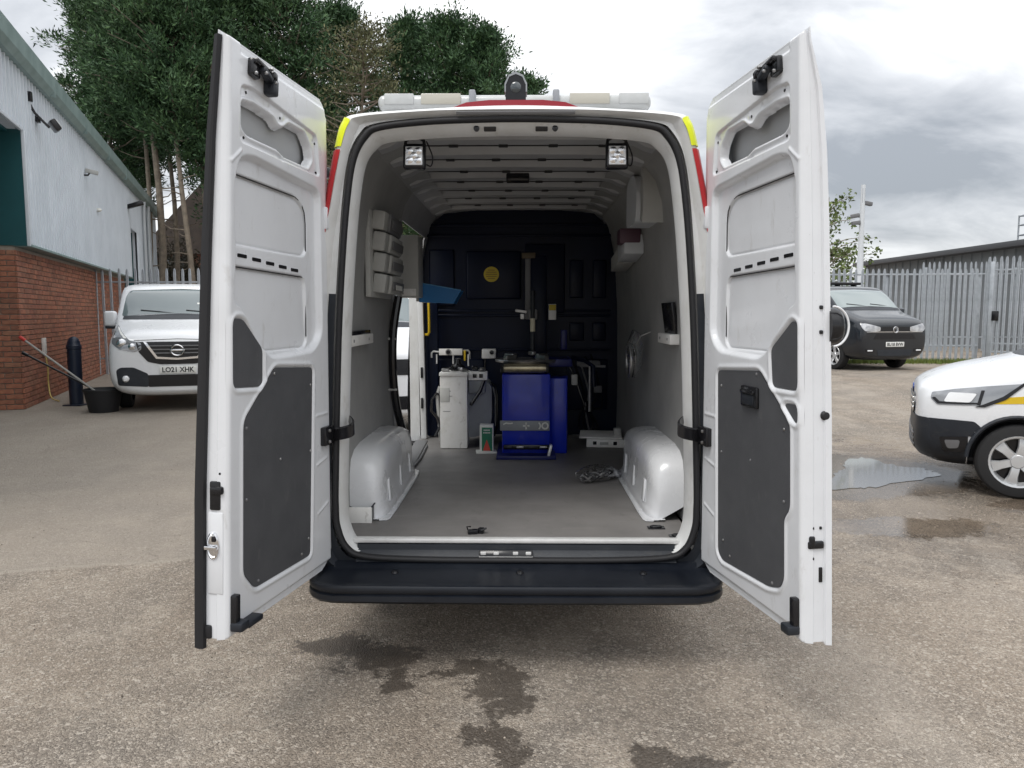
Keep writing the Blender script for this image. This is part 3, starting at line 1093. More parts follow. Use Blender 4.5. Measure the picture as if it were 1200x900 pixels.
U = .89
UM = .945     # closing edge of the inner sheet
CUT = [(.84, 2.335), (.74, 2.345), (.565, 2.335), (.525, 2.312), (.48, 2.315), (.42, 2.345), (.25, 2.345), (.19, 2.30), (.172, 2.25), (.22, 2.212), (.468, 2.214), (.533, 2.230), (.80, 2.232), (.84, 2.25)]
FRAME = [(.86, 2.39), (.74, 2.402), (.125, 2.362), (.093, 2.188), (.87, 2.195)]
RECESS = [(.90, 2.08), (.86, 2.15), (.76, 2.168), (.09, 2.137), (.085, 1.50), (.19, 1.43), (.60, 1.42), (.70, 1.47), (.86, 1.62), (.90, 1.63)]
PANEL1 = [(.90, 2.087), (.31, 2.078), (.2, 2.03), (.2, 1.84), (.90, 1.845)]
PANEL2 = [(.90, 1.765), (.22, 1.752), (.206, 1.48), (.24, 1.453), (.62, 1.453), (.69, 1.5), (.86, 1.63), (.90, 1.64)]
BIG_L = [(.581, 1.388), (.205, 1.366), (.248, .545), (.75, .558), (.835, .640), (.835, 1.208)]
SMALL_L = [(.915, 1.582), (.842, 1.579), (.684, 1.466), (.685, 1.339), (.713, 1.326), (.912, 1.338)]
BIG_R = [(.186, 1.354), (.61, 1.379), (.859, 1.209), (.859, .898), (.813, .856), (.813, .624), (.78, .578), (.69, .555), (.257, .533), (.21, .56)]
SMALL_R = [(.88, 1.573), (.915, 1.565), (.915, 1.33), (.722, 1.329), (.707, 1.468)]
TRI_R = [(.813, 1.275), (.915, 1.279), (.915, 1.207)]


def build_door(s):
    nz, nu = 500, 210
    z0, z1 = .428, 2.53
    zs = np.linspace(0, 1, nz)
    zs = z0 + (z1 - z0) * zs
    UU = np.zeros((nz, nu))
    for j, z in enumerate(zs):
        ul = -.02
        rb, rt, ro = .15, .10, .012
        if z < z0 + rb:
            ul += (rb - math.sqrt(max(0, rb * rb - (z0 + rb - z) ** 2))) / U
        if z > z1 - rt:
            ul += (rt - math.sqrt(max(0, rt * rt - (z - z1 + rt) ** 2))) / U
        UU[j] = np.linspace(ul, UM, nu)
    ZZ = np.repeat(zs[:, None], nu, 1)
    X = UU * U
    sc = lambda poly, r=.02: round_poly([(a * U, b) for a, b in poly], r, 4)
    W = np.zeros_like(X)
    # soft roll-off along the outside edges
    de = np.minimum(np.minimum((UM - UU) * U, (UU + .02) * U), np.minimum(z1 - ZZ, (ZZ - z0)))
    W -= .014 * (1 - np.sqrt(np.clip(1 - (1 - np.clip(de / .016, 0, 1)) ** 2, 0, 1)))
    # stepped sealing land round the border
    W -= .010 * (1 - sstep(.030, .042, de)) * sstep(.0, .01, de) * (UU < .86)
    d_rec = sdf_poly(X, ZZ, sc(RECESS, .06))
    W -= .026 * (1 - sstep(-.020, .002, d_rec))
    d_f = sdf_poly(X, ZZ, sc(FRAME, .03))
    W -= .011 * (1 - sstep(-.006, .001, d_f))
    d_c = sdf_poly(X, ZZ, sc(CUT, .014))
    W += .006 * np.exp(-((d_c - .012) / .006) ** 2)
    W -= .028 * (1 - sstep(-.005, .003, d_c))
    for pl in (PANEL1, PANEL2):
        d = sdf_poly(X, ZZ, sc(pl, .05))
        W -= .010 * (1 - sstep(-.003, .003, d))
        W -= .006 * np.exp(-((d - .0) / .004) ** 2)
    big, small = (BIG_L, SMALL_L) if s < 0 else (BIG_R, SMALL_R)
    trims = [(big, 'trim_board'), (small, 'trim_board')] + ([(TRI_R, 'trim_board')] if s > 0 else [])
    for pl, _ in trims:
        d = sdf_poly(X, ZZ, sc(pl, .03))
        W += .005 * np.exp(-((d - .016) / .008) ** 2)
        W -= .008 * (1 - sstep(-.002, .008, d))
    # bracing bead from the corner of the board to the outer edge, small dimples
    for (u, z, r, dep) in ((.60, 2.372, .007, .006), (.80, 2.385, .006, .006), (.15, 2.33, .006, .006), (.12, 2.21, .006, .006), (.84, 2.215, .006, .006), (.50, 2.20, .010, .006), (.48, 2.36, .012, -.004)):
        W -= dep * np.exp(-(((X - u * U) ** 2 + (ZZ - z) ** 2) / r ** 2))
    seg = [((.93, 2.12), (.86, 2.165)), ((.05, .95), (.17, .93)), ((.05, .74), (.16, .71)), ((.05, 1.15), (.17, 1.15))]
    for (a, b) in seg:
        ax, az, bx, bz = a[0] * U, a[1], b[0] * U, b[1]
        t = np.clip(((X - ax) * (bx - ax) + (ZZ - az) * (bz - az)) / ((bx - ax) ** 2 + (bz - az) ** 2), 0, 1)
        dd = np.hypot(X - ax - t * (bx - ax), ZZ - az - t * (bz - az))
        W += .004 * np.exp(-(dd / .006) ** 2)
    verts = np.zeros((nz * nu, 3))
    T_ = (ZZ - .45) / 2.05
    xh = .853 - .015 * T_
    dx = (1.035 - .08 * T_) - xh
    l = np.hypot(dx, .87)
    verts[:, 0] = (s * (xh + dx * UU - .87 / l * W)).ravel()
    verts[:, 1] = (.03 - .87 * UU - dx / l * W).ravel()
    verts[:, 2] = ZZ.ravel()
    ii = np.arange(nz - 1)[:, None] * nu + np.arange(nu - 1)[None, :]
    quads = np.stack([ii, ii + 1, ii + nu + 1, ii + nu], -1).reshape(-1, 4)
    hole = (d_c.ravel() < -.0042)
    quads = quads[~hole[quads].all(axis=1)]
    if s < 0:
        quads = quads[:, ::-1]
    dn = 'rear_door'
    me = bpy.data.meshes.new(dn)
    me.from_pydata(verts.tolist(), [], quads.tolist())
    me.materials.append(DOORW)
    me.polygons.foreach_set('use_smooth', np.ones(len(me.polygons), dtype=bool))
    me.update()
    door = link(bpy.data.objects.new(dn, me), VAN)
    # edge band and outer skin
    rim = [(UU[0, k], zs[0]) for k in range(0, nu, 6)] + [(UU[j, -1], zs[j]) for j in range(0, nz, 6)] + [(UU[-1, k], zs[-1]) for k in range(nu - 1, -1, -6)] + [(UU[j, 0], zs[j]) for j in range(nz - 1, 0, -4)]
    loops = []
    for fr, ex in ((-.0, 0.0), (.30, .004), (.34, .0), (.72, .0), (.76, .010), (.98, .012), (1.0, .006)):
        lp = []
        for u, z in rim:
            cu, cz = .5, 1.48
            w0 = -.014
            ez = ex * (1 if z > z1 - .02 else -1 if z < z0 + .02 else 0)
            eu = ex / U * (1 if u > UM - .01 else -1 if u < .02 else 0)
            lp.append(DP(s, u + eu, z + ez, w0 - fr * (DT(z, s) - .014)))
        loops.append(lp)
    MB().loft(loops).build('door_edge', DOORW, door, angle=30)
    rows = []
    for z in np.linspace(z0 + .004, z1 - .004, 40):
        j = int(np.clip((z - z0) / (z1 - z0) * (nz - 1), 0, nz - 1))
        rows.append([DP(s, u, z, -DT(z, s) - .012 * math.sin(math.pi * k / 6)) for k, u in enumerate(np.linspace(UU[j, 0], UM, 7))])
    MB().loft(rows, False).build('outer_skin', WHITE, door, angle=60)
    PRIMER = mat('cavity_primer', (.40, .41, .42), .55)
    rows = []
    for z in np.linspace(2.18, 2.40, 8):
        rows.append([DP(s, u, z, -DT(z, s) + .004) for u in np.linspace(.12, .90, 7)])
    MB().loft(rows, False).build('cavity_panel', PRIMER, door, angle=60)
    for seam_ in ([(.895, 2.087), (.31, 2.078), (.245, 2.062), (.21, 2.025), (.2, 1.98), (.2, 1.86)], [(.895, 1.765), (.24, 1.752)], [(.206, 1.72), (.206, 1.50)]):
        MB().tube([DP(s, a, c, -.029) for a, c in seam_], .0024, 6).build('panel_seam', RUBBER, door)
    # trim boards with screws
    for pl, nm in trims:
        pp = round_poly([(a * U, b) for a, b in pl], .024, 5)
        b = MB()
        b.prism(pp, lambda a, c, t: DP(s, a / U, c, t), -.006, -.0015)
        b.build(nm, TRIMG, door, angle=40)
    scr = [(.582, 1.365), (.229, 1.292), (.816, 1.181), (.531, 1.019), (.815, .914), (.265, .624), (.335, .573), (.722, .578), (.237, 1.006)]
    for u, z in scr:
        b = MB()
        ring = [(0, .004), (.004, .0035), (.0065, .001), (.0065, -.002)]
        for r_, h in ring:
            pass
        loops = [[DP(s, u + r_ * math.cos(a) / U, z + r_ * math.sin(a), h - .001) for a in np.linspace(0, 2 * math.pi, 11)[:-1]] for r_, h in ring]
        b.loft(loops).build('screw', STEEL if random.random() < .4 else DGREY, door)
    # row of slots
    for k in range(5):
        u = .80 - .118 * k
        z = 1.806 - .007 * k
        b = MB()
        b.prism(round_poly([((u - .037) * U, z - .008), ((u + .037) * U, z - .006), ((u + .037) * U, z + .007), ((u - .037) * U, z + .005)], .004, 2), lambda a, c, t: DP(s, a / U, c, t), -.034, -.0245)
        b.build('slot', GLOSSB, door)
    # small holes by the window frame
    for (u, z) in ((.80, 2.375), (.77, 2.222), (.82, 2.216), (.47, 2.205), (.43, 2.20), (.13, 2.325), (.115, 2.205), (.50, 2.352)):
        loops = [[DP(s, u + r_ * math.cos(a) / U, z + r_ * math.sin(a), h) for a in np.linspace(0, 2 * math.pi, 9)[:-1]] for r_, h in ((0, -.0085), (.0055, -.0085), (.006, -.014))]
        MB().loft(loops).build('hole', GLOSSB, door)

    def dbox(u, z, w, su, sz, sw, bev, m, name, par, rot=0.0):
        b = MB().box((0, 0, 0), (su, sw, sz), None, bev)
        c, sn = math.cos(rot), math.sin(rot)
        b.v = [DP(s, u + (p[0] * c - p[2] * sn) / U, z + p[0] * sn + p[2] * c, w + p[1]) for p in b.v]
        return b.build(name, m, par)
    # upper lock mechanism
    lk = dbox(.775, 2.462, .008, .060, .062, .03, .010, GLOSSB, 'upper_lock', door, .1)
    dbox(.735, 2.478, .022, .12, .016, .03, .005, GLOSSB, 'lock_arm', lk, .12)
    dbox(.720, 2.455, .030, .07, .020, .03, .006, BLACKP, 'lock_arm', lk, .35)
    dbox(.655, 2.425, .022, .042, .060, .045, .009, BLACKP, 'lock_claw', lk, .1)
    dbox(.668, 2.462, .024, .035, .030, .05, .009, GLOSSB, 'lock_claw', lk, .1)
    dbox(.625, 2.445, .018, .012, .070, .03, .004, GLOSSB, 'lock_plate', lk, .1)
    for u, z in ((.795, 2.482), (.795, 2.442), (.75, 2.452), (.665, 2.44), (.70, 2.478)):
        dbox(u, z, .044 if u < .76 else .026, .011, .011, .014, .004, STEEL, 'bolt', lk)
    # lower latch
    ll = dbox(.915, .525, .008, .030, .125, .03, .006, GLOSSB, 'lower_latch', door)
    dbox(.905, .470, .022, .055, .035, .05, .008, BLACKP, 'latch_foot', ll)
    if s < 0:
        dbox(.82, .458, .010, .10, .024, .07, .008, BLACKP, 'latch_guide', ll)
    # check strap and hinge
    hg = dbox(.075, 1.05, .012, .095, .085, .03, .008, GLOSSB, 'hinge', door)
    p0, p1 = Vector(DP(s, .04, 1.05, .03)), Vector((s * .775, .075, 1.085))
    rows = []
    for k in range(11):
        t = k / 10
        c = p0.lerp(p1, t) + Vector((-s * .055, -.05, 0)) * math.sin(math.pi * t) + Vector((0, 0, .012 * t))
        rows.append([c + Vector((0, 0, .030)), c + Vector((-s * .012, -.01, .026)), c + Vector((-s * .012, -.01, -.026)), c + Vector((0, 0, -.030)), c + Vector((s * .006, .006, 0))])
    MB().loft(rows, True, True, True).build('check_strap', GLOSSB, hg, angle=30)
    for z in (1.075, 1.025):
        dbox(.09, z, .03, .014, .014, .012, .004, STEEL, 'bolt', hg)
    dbox(.02, 2.02, -.01, .05, .10, .05, .01, DOORW, 'hinge', door)

    # things on the closing edge (the face turned to the photographer)
    def ebox(z, w, sw, sz, proud, bev, m, name, par, du=.0):
        b = MB().box((0, 0, 0), (sw, proud, sz), None, bev)
        b.v = [DP(s, UM + du + p[1] / U, z + p[2], w + p[0]) for p in b.v]
        return b.build(name, m, par)
    if s < 0:
        # black rubber closing strip
        rows = []
        for z in np.linspace(z0 - .035, z1 - .004, 60):
            T = DT(z, s)
            wi = -T + .027 * (T / .115) + .002
            rows.append([DP(s, UM + .004, z, wi), DP(s, UM + .020, z, wi - .004), DP(s, UM + .024, z, -T * .9), DP(s, UM + .016, z, -T - .012), DP(s, UM - .005, z, -T - .012)])
        MB().loft(rows, True, True, True).build('edge_seal', RUBBER, door, angle=40)
        ebox(.955, -.052, .042, .105, .016, .006, GLOSSB, 'inner_handle', door)
        ebox(.975, -.045, .05, .03, .03, .008, GLOSSB, 'handle_lip', door)
        ebox(.745, -.052, .062, .30, .010, .008, DOORW, 'lock_boss', door)
        b = MB()
        loops = [[DP(s, UM + h / U, .775 + 1.15 * r_ * math.sin(a), -.058 + .55 * r_ * math.cos(a)) for a in np.linspace(0, 2 * math.pi, 25)[:-1]] for r_, h in ((.044, .0), (.044, .010), (.038, .013), (.034, .009), (.02, .012), (0, .013))]
        lo_ = b.loft(loops).build('lock_disc', CHROME, door, angle=30)
        ebox(.770, -.060, .050, .016, .03, .005, CHROME, 'lock_bar', lo_, .012)
        ebox(.80, -.052, .016, .02, .02, .003, GLOSSB, 'lock_slot', lo_, .008)
        ebox(1.035, -.035, .010, .010, .008, .003, GLOSSB, 'hole', door)
        ebox(.452, -.085, .035, .05, .02, .006, RUBBER, 'edge_stop', door)
    else:
        ebox(.785, -.055, .06, .028, .018, .006, GLOSSB, 'latch_tongue', door)
        ebox(.795, -.040, .022, .045, .02, .006, GLOSSB, 'latch_body', door)
        for z, w in ((.845, -.045), (.845, -.075), (.735, -.045)):
            ebox(z, w, .010, .011, .008, .003, GLOSSB, 'hole', door)
        ebox(.675, -.075, .014, .055, .008, .003, GLOSSB, 'slot', door)
        for z in (1.62, 1.535):
            ebox(z, -.075, .013, .014, .012, .004, GLOSSB, 'plug', door)
        loops = [[DP(s, UM + h / U, 1.245 + r_ * math.sin(a), -.090 + r_ * math.cos(a)) for a in np.linspace(0, 2 * math.pi, 17)[:-1]] for r_, h in ((.017, -.001), (.017, .006), (.012, .012), (0, .013))]
        MB().loft(loops).build('rubber_stop', RUBBER, door)
        ebox(.475, -.10, .02, .09, .02, .006, RUBBER, 'edge_stop', door)
        # exterior handle bowl seen past the edge
        def bowl(r0, w_, n0):
            return [DP(s, UM - .015 + .05 * math.cos(a) * n0, 1.555 + r0 * .064 * math.sin(a), w_) for a in np.linspace(0, 2 * math.pi, 25)[:-1]]
        b = MB().loft([bowl(1.0, -.10, 1), bowl(1.0, -.125, 1), bowl(.96, -.14, 1), bowl(.8, -.152, .8), bowl(.5, -.160, .5)], True, True, True)
        hb_ = b.build('outer_handle_bowl', GLOSSB, door, angle=50)
        rimp = []
        for a in np.linspace(-.48 * math.pi, .5 * math.pi, 26):
            rimp.append(DP(s, UM + .028, 1.555 + .068 * math.sin(a), -.105 - .058 * max(0, math.cos(a))))
        MB().tube(rimp, .004, 6).build('bowl_rim', WHITE, hb_)
        # grab pocket on the board
        gp = dbox(.53, 1.272, .004, .135, .085, .016, .008, GLOSSB, 'grab_pocket', door)
        dbox(.53, 1.262, .010, .095, .045, .016, .012, BLACKP, 'pocket_bowl', gp)
        dbox(.53, 1.292, .014, .110, .018, .016, .006, GLOSSB, 'pocket_lip', gp)


build_door(-1)
build_door(1)


# ------------------------------------------------------------------ things carried in the van (van frame: x from centre, y from the rear edge)
def vthing(name, label, cat, x, y, z=FZ, rz=0.0, group=None):
    return thing(name, label, cat, (x - .03, y + 3.4, z), rz, group)


def build_contents():
    # --- tyre changer
    t = vthing('tyre_changer', 'blue tyre changing machine with tilting post at the back of the van', 'tyre changer', .06, 2.16)
    cab = MB().box((0, .26, .31), (.36, .46, .62), None, .012).build('cabinet', MBLUE, t)
    MB().box((.255, .33, .29), (.14, .36, .58), (0, 0, R(-4)), .012).build('side_cabinet', MBLUE, t)
    MB().box((0, .20, .012), (.44, .60, .03), None, .006).build('base_plate', MBLUED, t)
    pd = MB().box((-.01, .02, .235), (.37, .02, .075), None, .006).build('pedal_sign', MGREY, t)
    m = mat('pale_print', (.72, .72, .7), .5)
    MB().tube([(-.17, .006, .245), (-.15, .006, .255), (-.12, .006, .252), (-.10, .006, .255)], .006, 6).build('pedal_symbol', m, pd)
    b = MB()
    for a in range(2):
        b.box((0, .006, .235), (.05 if a else .012, .006, .012 if a else .05))
    b.build('pedal_symbol', m, pd)
    MB().tube([(.085 + .02 * math.cos(a), .006, .235 + .025 * math.sin(a)) for a in np.linspace(-1.2, 1.2, 8)], .006, 6).build('pedal_symbol', m, pd)
    MB().tube([(.14 + .022 * math.cos(a), .006, .235 + .022 * math.sin(a)) for a in np.linspace(0, 2 * math.pi, 15)], .007, 6, False).build('pedal_symbol', m, pd)
    for k in range(4):
        x = -.13 + .085 * k
        MB().box((x, -.06, .085), (.055, .14, .012), (R(-12), 0, 0), .004).build('pedal', STEEL if k % 2 else GLOSSB, t)
    MB().box((0, .01, .075), (.34, .03, .035), None, .006).build('pedal_slot', GLOSSB, t)
    MB().box((.17, -.05, .05), (.02, .08, .11), (0, R(14), 0), .004).build('bead_guard', ALU, t)
    # turntable with clamps
    MB().lathe([(.06, .62), (.06, .69), (.235, .70), (.24, .712), (.235, .722), (.04, .726), (0, .726)], (0, .24, 0), 'Z', 32).build('turntable', STEEL, t)
    for k in range(4):
        a = math.pi / 4 + k * math.pi / 2
        MB().box((.17 * math.cos(a), .24 + .17 * math.sin(a), .738), (.10, .045, .035), (0, 0, a), .006).build('clamp_jaw', STEEL, t)
    MB().lathe([(0, -.16), (.03, -.155), (.034, -.12), (.034, .12), (.03, .155), (0, .16)], (-.01, .01, .665), 'X', 16).build('roller', BRASS, t)
    MB().box((-.01, .05, .665), (.36, .06, .075), None, .008).build('roller_bracket', GLOSSB, t)
    # post, arm and mount head
    MB().box((.10, .56, .98), (.13, .13, 1.1), None, .012).build('post', BULK, t)
    MB().box((.02, .545, 1.27), (.055, .05, .50), None, .01).build('arm_column', DGREY, t)
    MB().box((.02, .525, 1.525), (.11, .07, .045), None, .008).build('post_cap', mat('worn_bronze_paint', (.10, .075, .04), .5), t)
    MB().box((.05, .40, 1.06), (.07, .30, .08), None, .01).build('swing_arm', DGREY, t)
    MB().lathe([(0, .74), (.016, .745), (.016, 1.2), (.02, 1.205), (.02, 1.24), (0, 1.24)], (.05, .25, 0), 'Z', 14).build('hex_shaft', BLACKP, t)
    MB().lathe([(.019, .93), (.019, 1.03)], (.05, .25, 0), 'Z', 14).build('shaft_sleeve', mat('pale_sleeve', (.62, .58, .44), .4), t)
    MB().box((.045, .235, .765), (.035, .09, .03), (0, 0, .4), .008).build('mount_head', STEEL, t)
    MB().box((-.04, .23, 1.085), (.09, .03, .022), (0, R(8), 0), .008).build('lock_lever', ALU, t)
    MB().box((-.03, .24, 1.045), (.03, .03, .04), None, .006).build('lever_knob', ALU, t)
    MB().box((.21, .50, 1.08), (.06, .02, .125), None, .004).build('warning_label', m, t)
    MB().box((.21, .488, 1.115), (.055, .004, .045), None, .001).build('warning_print', SIGNY, t)
    MB().box((.30, .45, .86), (.05, .05, .16), None, .01).build('air_regulator', MBLUED, t)
    MB().box((.20, .33, .695), (.30, .34, .06), None, .01).build('side_tray', MBLUED, t)
    # bead press arm on the right
    MB().tube([(.36, .42, .72), (.46, .36, .70), (.52, .30, .66), (.53, .30, .5)], .018, 8).build('press_arm', BULK, t)
    MB().tube([(.50, .34, .30), (.50, .34, .66)], .012, 8).build('press_rod', STEEL, t)
    MB().tube([(.42, .34, .66), (.62, .34, .655)], .010, 8).build('press_bar', DGREY, t)
    # --- wheel balancer
    w = vthing('wheel_balancer', 'white wheel balancer cabinet with control box beside the blue machine', 'wheel balancer', -.49, 2.50)
    MB().box((-.02, .12, .29), (.215, .24, .575), None, .008).build('front_column', MWHITE, w)
    MB().box((-.02, .12, .592), (.225, .26, .03), None, .006).build('column_cap', MWHITE, w)
    bd = MB()
    bd.prism(round_poly([(-.02, .12), (.06, .06), (.19, .10), (.235, .20), (.235, .50), (.10, .58), (-.02, .58)], .05, 4), lambda a, c, tt: (a + .04, tt, c), .14, .42)
    bd.build('rear_body', MGREY, w)
    cb = MB().box((.17, .10, .575), (.15, .12, .065), None, .006).build('control_box', MWHITE, w)
    for x in (.145, .195):
        MB().box((x, .036, .577), (.03, .008, .03), None, .003).build('switch', GLOSSB, cb)
    MB().box((.16, .12, .49), (.13, .10, .11), (0, 0, 0), .008).build('lower_housing', MGREY, w)
    MB().tube([(.22, .06, .545), (.19, .045, .46), (.13, .04, .37), (.11, .04, .345)], .013, 8).build('hand_lever', GLOSSB, w)
    MB().lathe([(.06, 0), (.055, .04), (.03, .06), (.02, .10)], (.0, .2, .605), 'Z', 18).build('flange', GLOSSB, w)
    for k, (x, y, sx) in enumerate([(-.09, .08, .06), (-.03, .07, .05), (.05, .10, .09), (.14, .14, .05), (.2, .1, .06)]):
        MB().box((x, y, .622 + .01 * (k % 2)), (sx, .05, .025), (0, .1 * k, .5 * k), .008).build('tray_tool', GLOSSB if k % 2 else STEEL, w)
    MB().tube([(.26, .30, .50), (.30, .28, .47), (.315, .27, .40), (.315, .27, .15), (.29, .27, .06)], .009, 8).build('air_hose', GLOSSB, w)
    MB().tube([(.25, .32, .48), (.285, .30, .45), (.30, .29, .38), (.30, .29, .14)], .007, 8).build('air_hose', LGREY, w)
    MB().tube([(-.13, .22, .40), (-.18, .20, .42), (-.215, .20, .37), (-.22, .20, .28), (-.17, .20, .22), (-.15, .19, .15), (-.19, .18, .07)], .012, 8).build('power_cable', GLOSSB, w)
    MB().tube([(-.12, .24, .44), (-.155, .22, .47), (-.175, .22, .40), (-.16, .22, .2), (-.15, .22, .03)], .014, 8).build('cable_conduit', LGREY, w)
    for z, wd_ in ((.46, .07), (.42, .09), (.30, .06)):
        MB().box((-.075, -.001, z), (wd_, .002, .003)).build('scratch', DGREY, w)
    lab = MB().box((-.09, -.002, .43), (.075, .002, .11), None, .0005).build('paper_label', CARTW, w)
    # --- gauge panel on the bulkhead
    g = vthing('air_gauge_panel', 'white air regulator rail with dial and yellow hose on the dark bulkhead', 'gauge', -.58, 3.05, 1.27)
    MB().box((0, 0, 0), (.20, .05, .055), None, .005).build('rail', MWHITE, g)
    MB().lathe([(0, -.012), (.022, -.012), (.026, 0), (.026, .01)], (-.02, -.025, 0), 'Y', 18).build('dial', STEEL, g)
    MB().lathe([(0, -.004), (.017, -.004), (.017, .0)], (-.02, -.036, 0), 'Y', 18).build('dial_face', GLOSSB, g)
    MB().tube([(-.10, 0, 0), (-.15, 0, .005), (-.165, 0, -.01), (-.165, 0, -.05)], .008, 8).build('pipe', ALU, g)
    for x in (-.12, .02, .15):
        MB().tube([(x, -.01, -.02), (x, -.01, -.10 - .02 * (x > .1))], .007, 8).build('pipe', ALU, g)
    MB().tube([(.08, 0, .01), (.15, 0, .012), (.16, 0, 0), (.16, 0, -.06)], .008, 8).build('pipe', LGREY, g)
    MB().box((.12, -.005, -.03), (.018, .03, .09), None, .005).build('drain_cup', HANDY, g)
    # white socket box
    g = vthing('socket_box', 'small white switch box fixed to the bulkhead above the tyre changer', 'switch box', -.255, 3.08, 1.255)
    MB().box((0, 0, 0), (.12, .10, .082), None, .008).build('case', MWHITE, g)
    MB().lathe([(0, -.02), (.015, -.018), (.02, 0), (.02, .01)], (.025, -.05, .012), 'Y', 16).build('knob', GLOSSB, g)
    MB().tube([(-.03, 0, -.04), (-.04, .0, -.2), (-.03, .03, -.4)], .008, 8).build('cable', GLOSSB, g)
    # --- carton
    c = vthing('sealant_carton', 'small green and white carton with red triangle beside the balancer', 'carton', -.245, 2.36)
    MB().box((0, .05, .105), (.105, .10, .21), None, .003).build('box', CARTW, c)
    MB().box((.004, -.001, .10), (.080, .003, .185), None, .001).build('printed_face', CARTG, c)
    MB().add([(-.028, -.004, .012), (.032, -.004, .012), (.002, -.004, .10)], [(0, 1, 2)]).build('red_triangle', CARTR, c, smooth=False)
    b = MB()
    for z, w_ in ((.172, .05), (.152, .056)):
        for k in range(5):
            b.box((.002 - w_ / 2 + w_ * (k + .5) / 5, -.0035, z), (w_ / 5 * .7, .002, .010))
    b.build('lettering', CARTW, c)
    MB().box((.0, -.01, .006), (.16, .14, .010), (0, 0, .1), .003).build('card_base', CARTW, c)
    # cables and a hose along the bulkhead
    c = vthing('cable_bundle', 'tangle of dark cables hanging on the bulkhead right of the blue machine', 'cables', .58, 3.10, 1.05)
    for k in range(5):
        ph = random.uniform(0, 6)
        MB().tube(catmull([(-.16 + .05 * k, 0, .12 + .02 * k), (-.10 + .06 * k, -.03, -.06 * k), (.02 * math.sin(ph), -.05, -.25), (.10 - .04 * k, -.03, -.42), (.05 * math.cos(ph), -.06, -.50)], 6), .008 + .002 * (k % 2), 7).build('cable', GLOSSB if k != 2 else DGREY, c)
    MB().box((.02, .0, .12), (.20, .05, .05), None, .01).build('cable_rail', DGREY, c)
    for k, (x, z, w_, h_) in enumerate(((-.10, -.02, .05, .09), (.10, -.10, .07, .06))):
        MB().box((x, -.02, z), (w_, .06, h_), None, .008).build('connector', DGREY if k else MWHITE, c)
    # --- low white box on the right
    c = vthing('weight_tray', 'flat white tray with black latches on the floor by the right wall', 'tray', .70, 2.62)
    MB().box((0, 0, .035), (.30, .12, .065), (0, 0, -.12), .005).build('case', MWHITE, c)
    MB().box((-.03, .08, .085), (.34, .22, .012), (R(6), 0, -.12), .004).build('lid', MWHITE, c)
    MB().box((.10, .05, .11), (.06, .05, .07), None, .008).build('end_block', LGREY, c)
    for x in (-.09, .07):
        MB().box((x, -.062 - x * .12, .038), (.03, .008, .028), None, .003).build('latch', GLOSSB, c)
    MB().box((-.01, -.061, .036), (.08, .003, .022), None, .001).build('name_label', LGREY, c)
    # --- bagged item on the floor
    c = vthing('bagged_cable', 'crumpled clear plastic bag of dark cable lying on the grey van floor', 'plastic bag', .50, 1.36)
    build_bag(c, .34, .13, .10, R(38))
    # --- hung coil
    c = vthing('hanging_coil', 'silver coil in a clear bag hung on the right lining', 'coil', .80, 1.60, 1.23)
    for k in range(3):
        r = .095 + .008 * k
        MB().tube([(-.04 - .012 * k, r * .95 * math.cos(a) - .02, .06 + r * math.sin(a)) for a in np.linspace(0, 2 * math.pi, 25)], .012, 8, False).build('coil_turn', STEEL if k != 1 else GLOSSB, c)
    bm_bag(c, (-.03, -.02, .10), (.05, .15, .16), 11)
    MB().tube([(.06, -.1, .25), (.0, -.06, .22), (-.02, 0, .16)], .004, 6).build('string', LGREY, c)
    # --- ledges by the doors
    for s_, y, lab, cat in ((-1, .56, 'white edged black shelf bracket on the left lining near the left rear door', 'shelf'), (1, .80, 'white edged black shelf bracket on the right lining near the right rear door', 'shelf')):
        c = vthing('shelf_bracket', lab, cat, s_ * .85, y, 1.46, 0, 'small ledges inside the rear doors')
        L_ = .62 if s_ < 0 else .36
        MB().box((-s_ * .01, 0, .0), (.055, L_, .055), None, .005).build('lip', MWHITE, c)
        if s_ < 0:
            MB().box((-s_ * .008, .04, .038), (.05, L_ * .7, .022), None, .004).build('pad', GLOSSB, c)
        else:
            MB().box((s_ * .0, .02, .10), (.02, .30, .20), (0, R(-8), 0), .004).build('pad', GLOSSB, c)
        for k in (-.3, .3):
            MB().lathe([(0, -.003), (.008, -.002), (.008, .002)], (-s_ * .038, k * L_, 0), 'X', 10).build('screw', STEEL, c)
    # --- left storage rack with bins
    c = vthing('storage_rack', 'tall grey rack of stacked parts bins on the left lining', 'storage rack', -.80, 1.28, 1.70)
    MB().box((-.03, -.12, .25), (.03, .66, .52), None, .006).build('back_board', LGREY, c)
    for k in range(4):
        z = .07 + .118 * k
        bn = MB().box((.02, -.05, z), (.10, .40, .108), (0, R(8), 0), .012).build('bin', LGREY if k != 3 else DGREY, c)
        MB().box((.075, -.05, z - .012), (.008, .36, .05), (0, R(8), 0), .003).build('bin_front', DGREY, bn)
        MB().box((.02, -.32, z), (.075, .12, .108), (0, R(8), 0), .012).build('bin', LGREY, c)
    b = MB()
    for k in range(5):
        b.box((.082, -.16 + .05 * k, .05), (.003, .028, .03), None, .001)
    b.build('bin_label', CARTW, c)
    c = vthing('wall_cabinet', 'plain light grey wall cabinet between the parts rack and the side door', 'cabinet', -.77, 1.90, 1.71)
    MB().box((.0, .12, .215), (.155, .26, .43), None, .008).build('case', LGREY, c)
    MB().box((.01, -.013, .035), (.10, .006, .05), None, .002).build('door_catch_plate', MWHITE, c)
    MB().box((-.03, -.018, .035), (.012, .006, .03), None, .002).build('catch', STEEL, c)
    c = vthing('parts_tray', 'bright blue plastic tray hanging below the grey wall cabinet', 'tray', -.66, 2.22, 1.68)
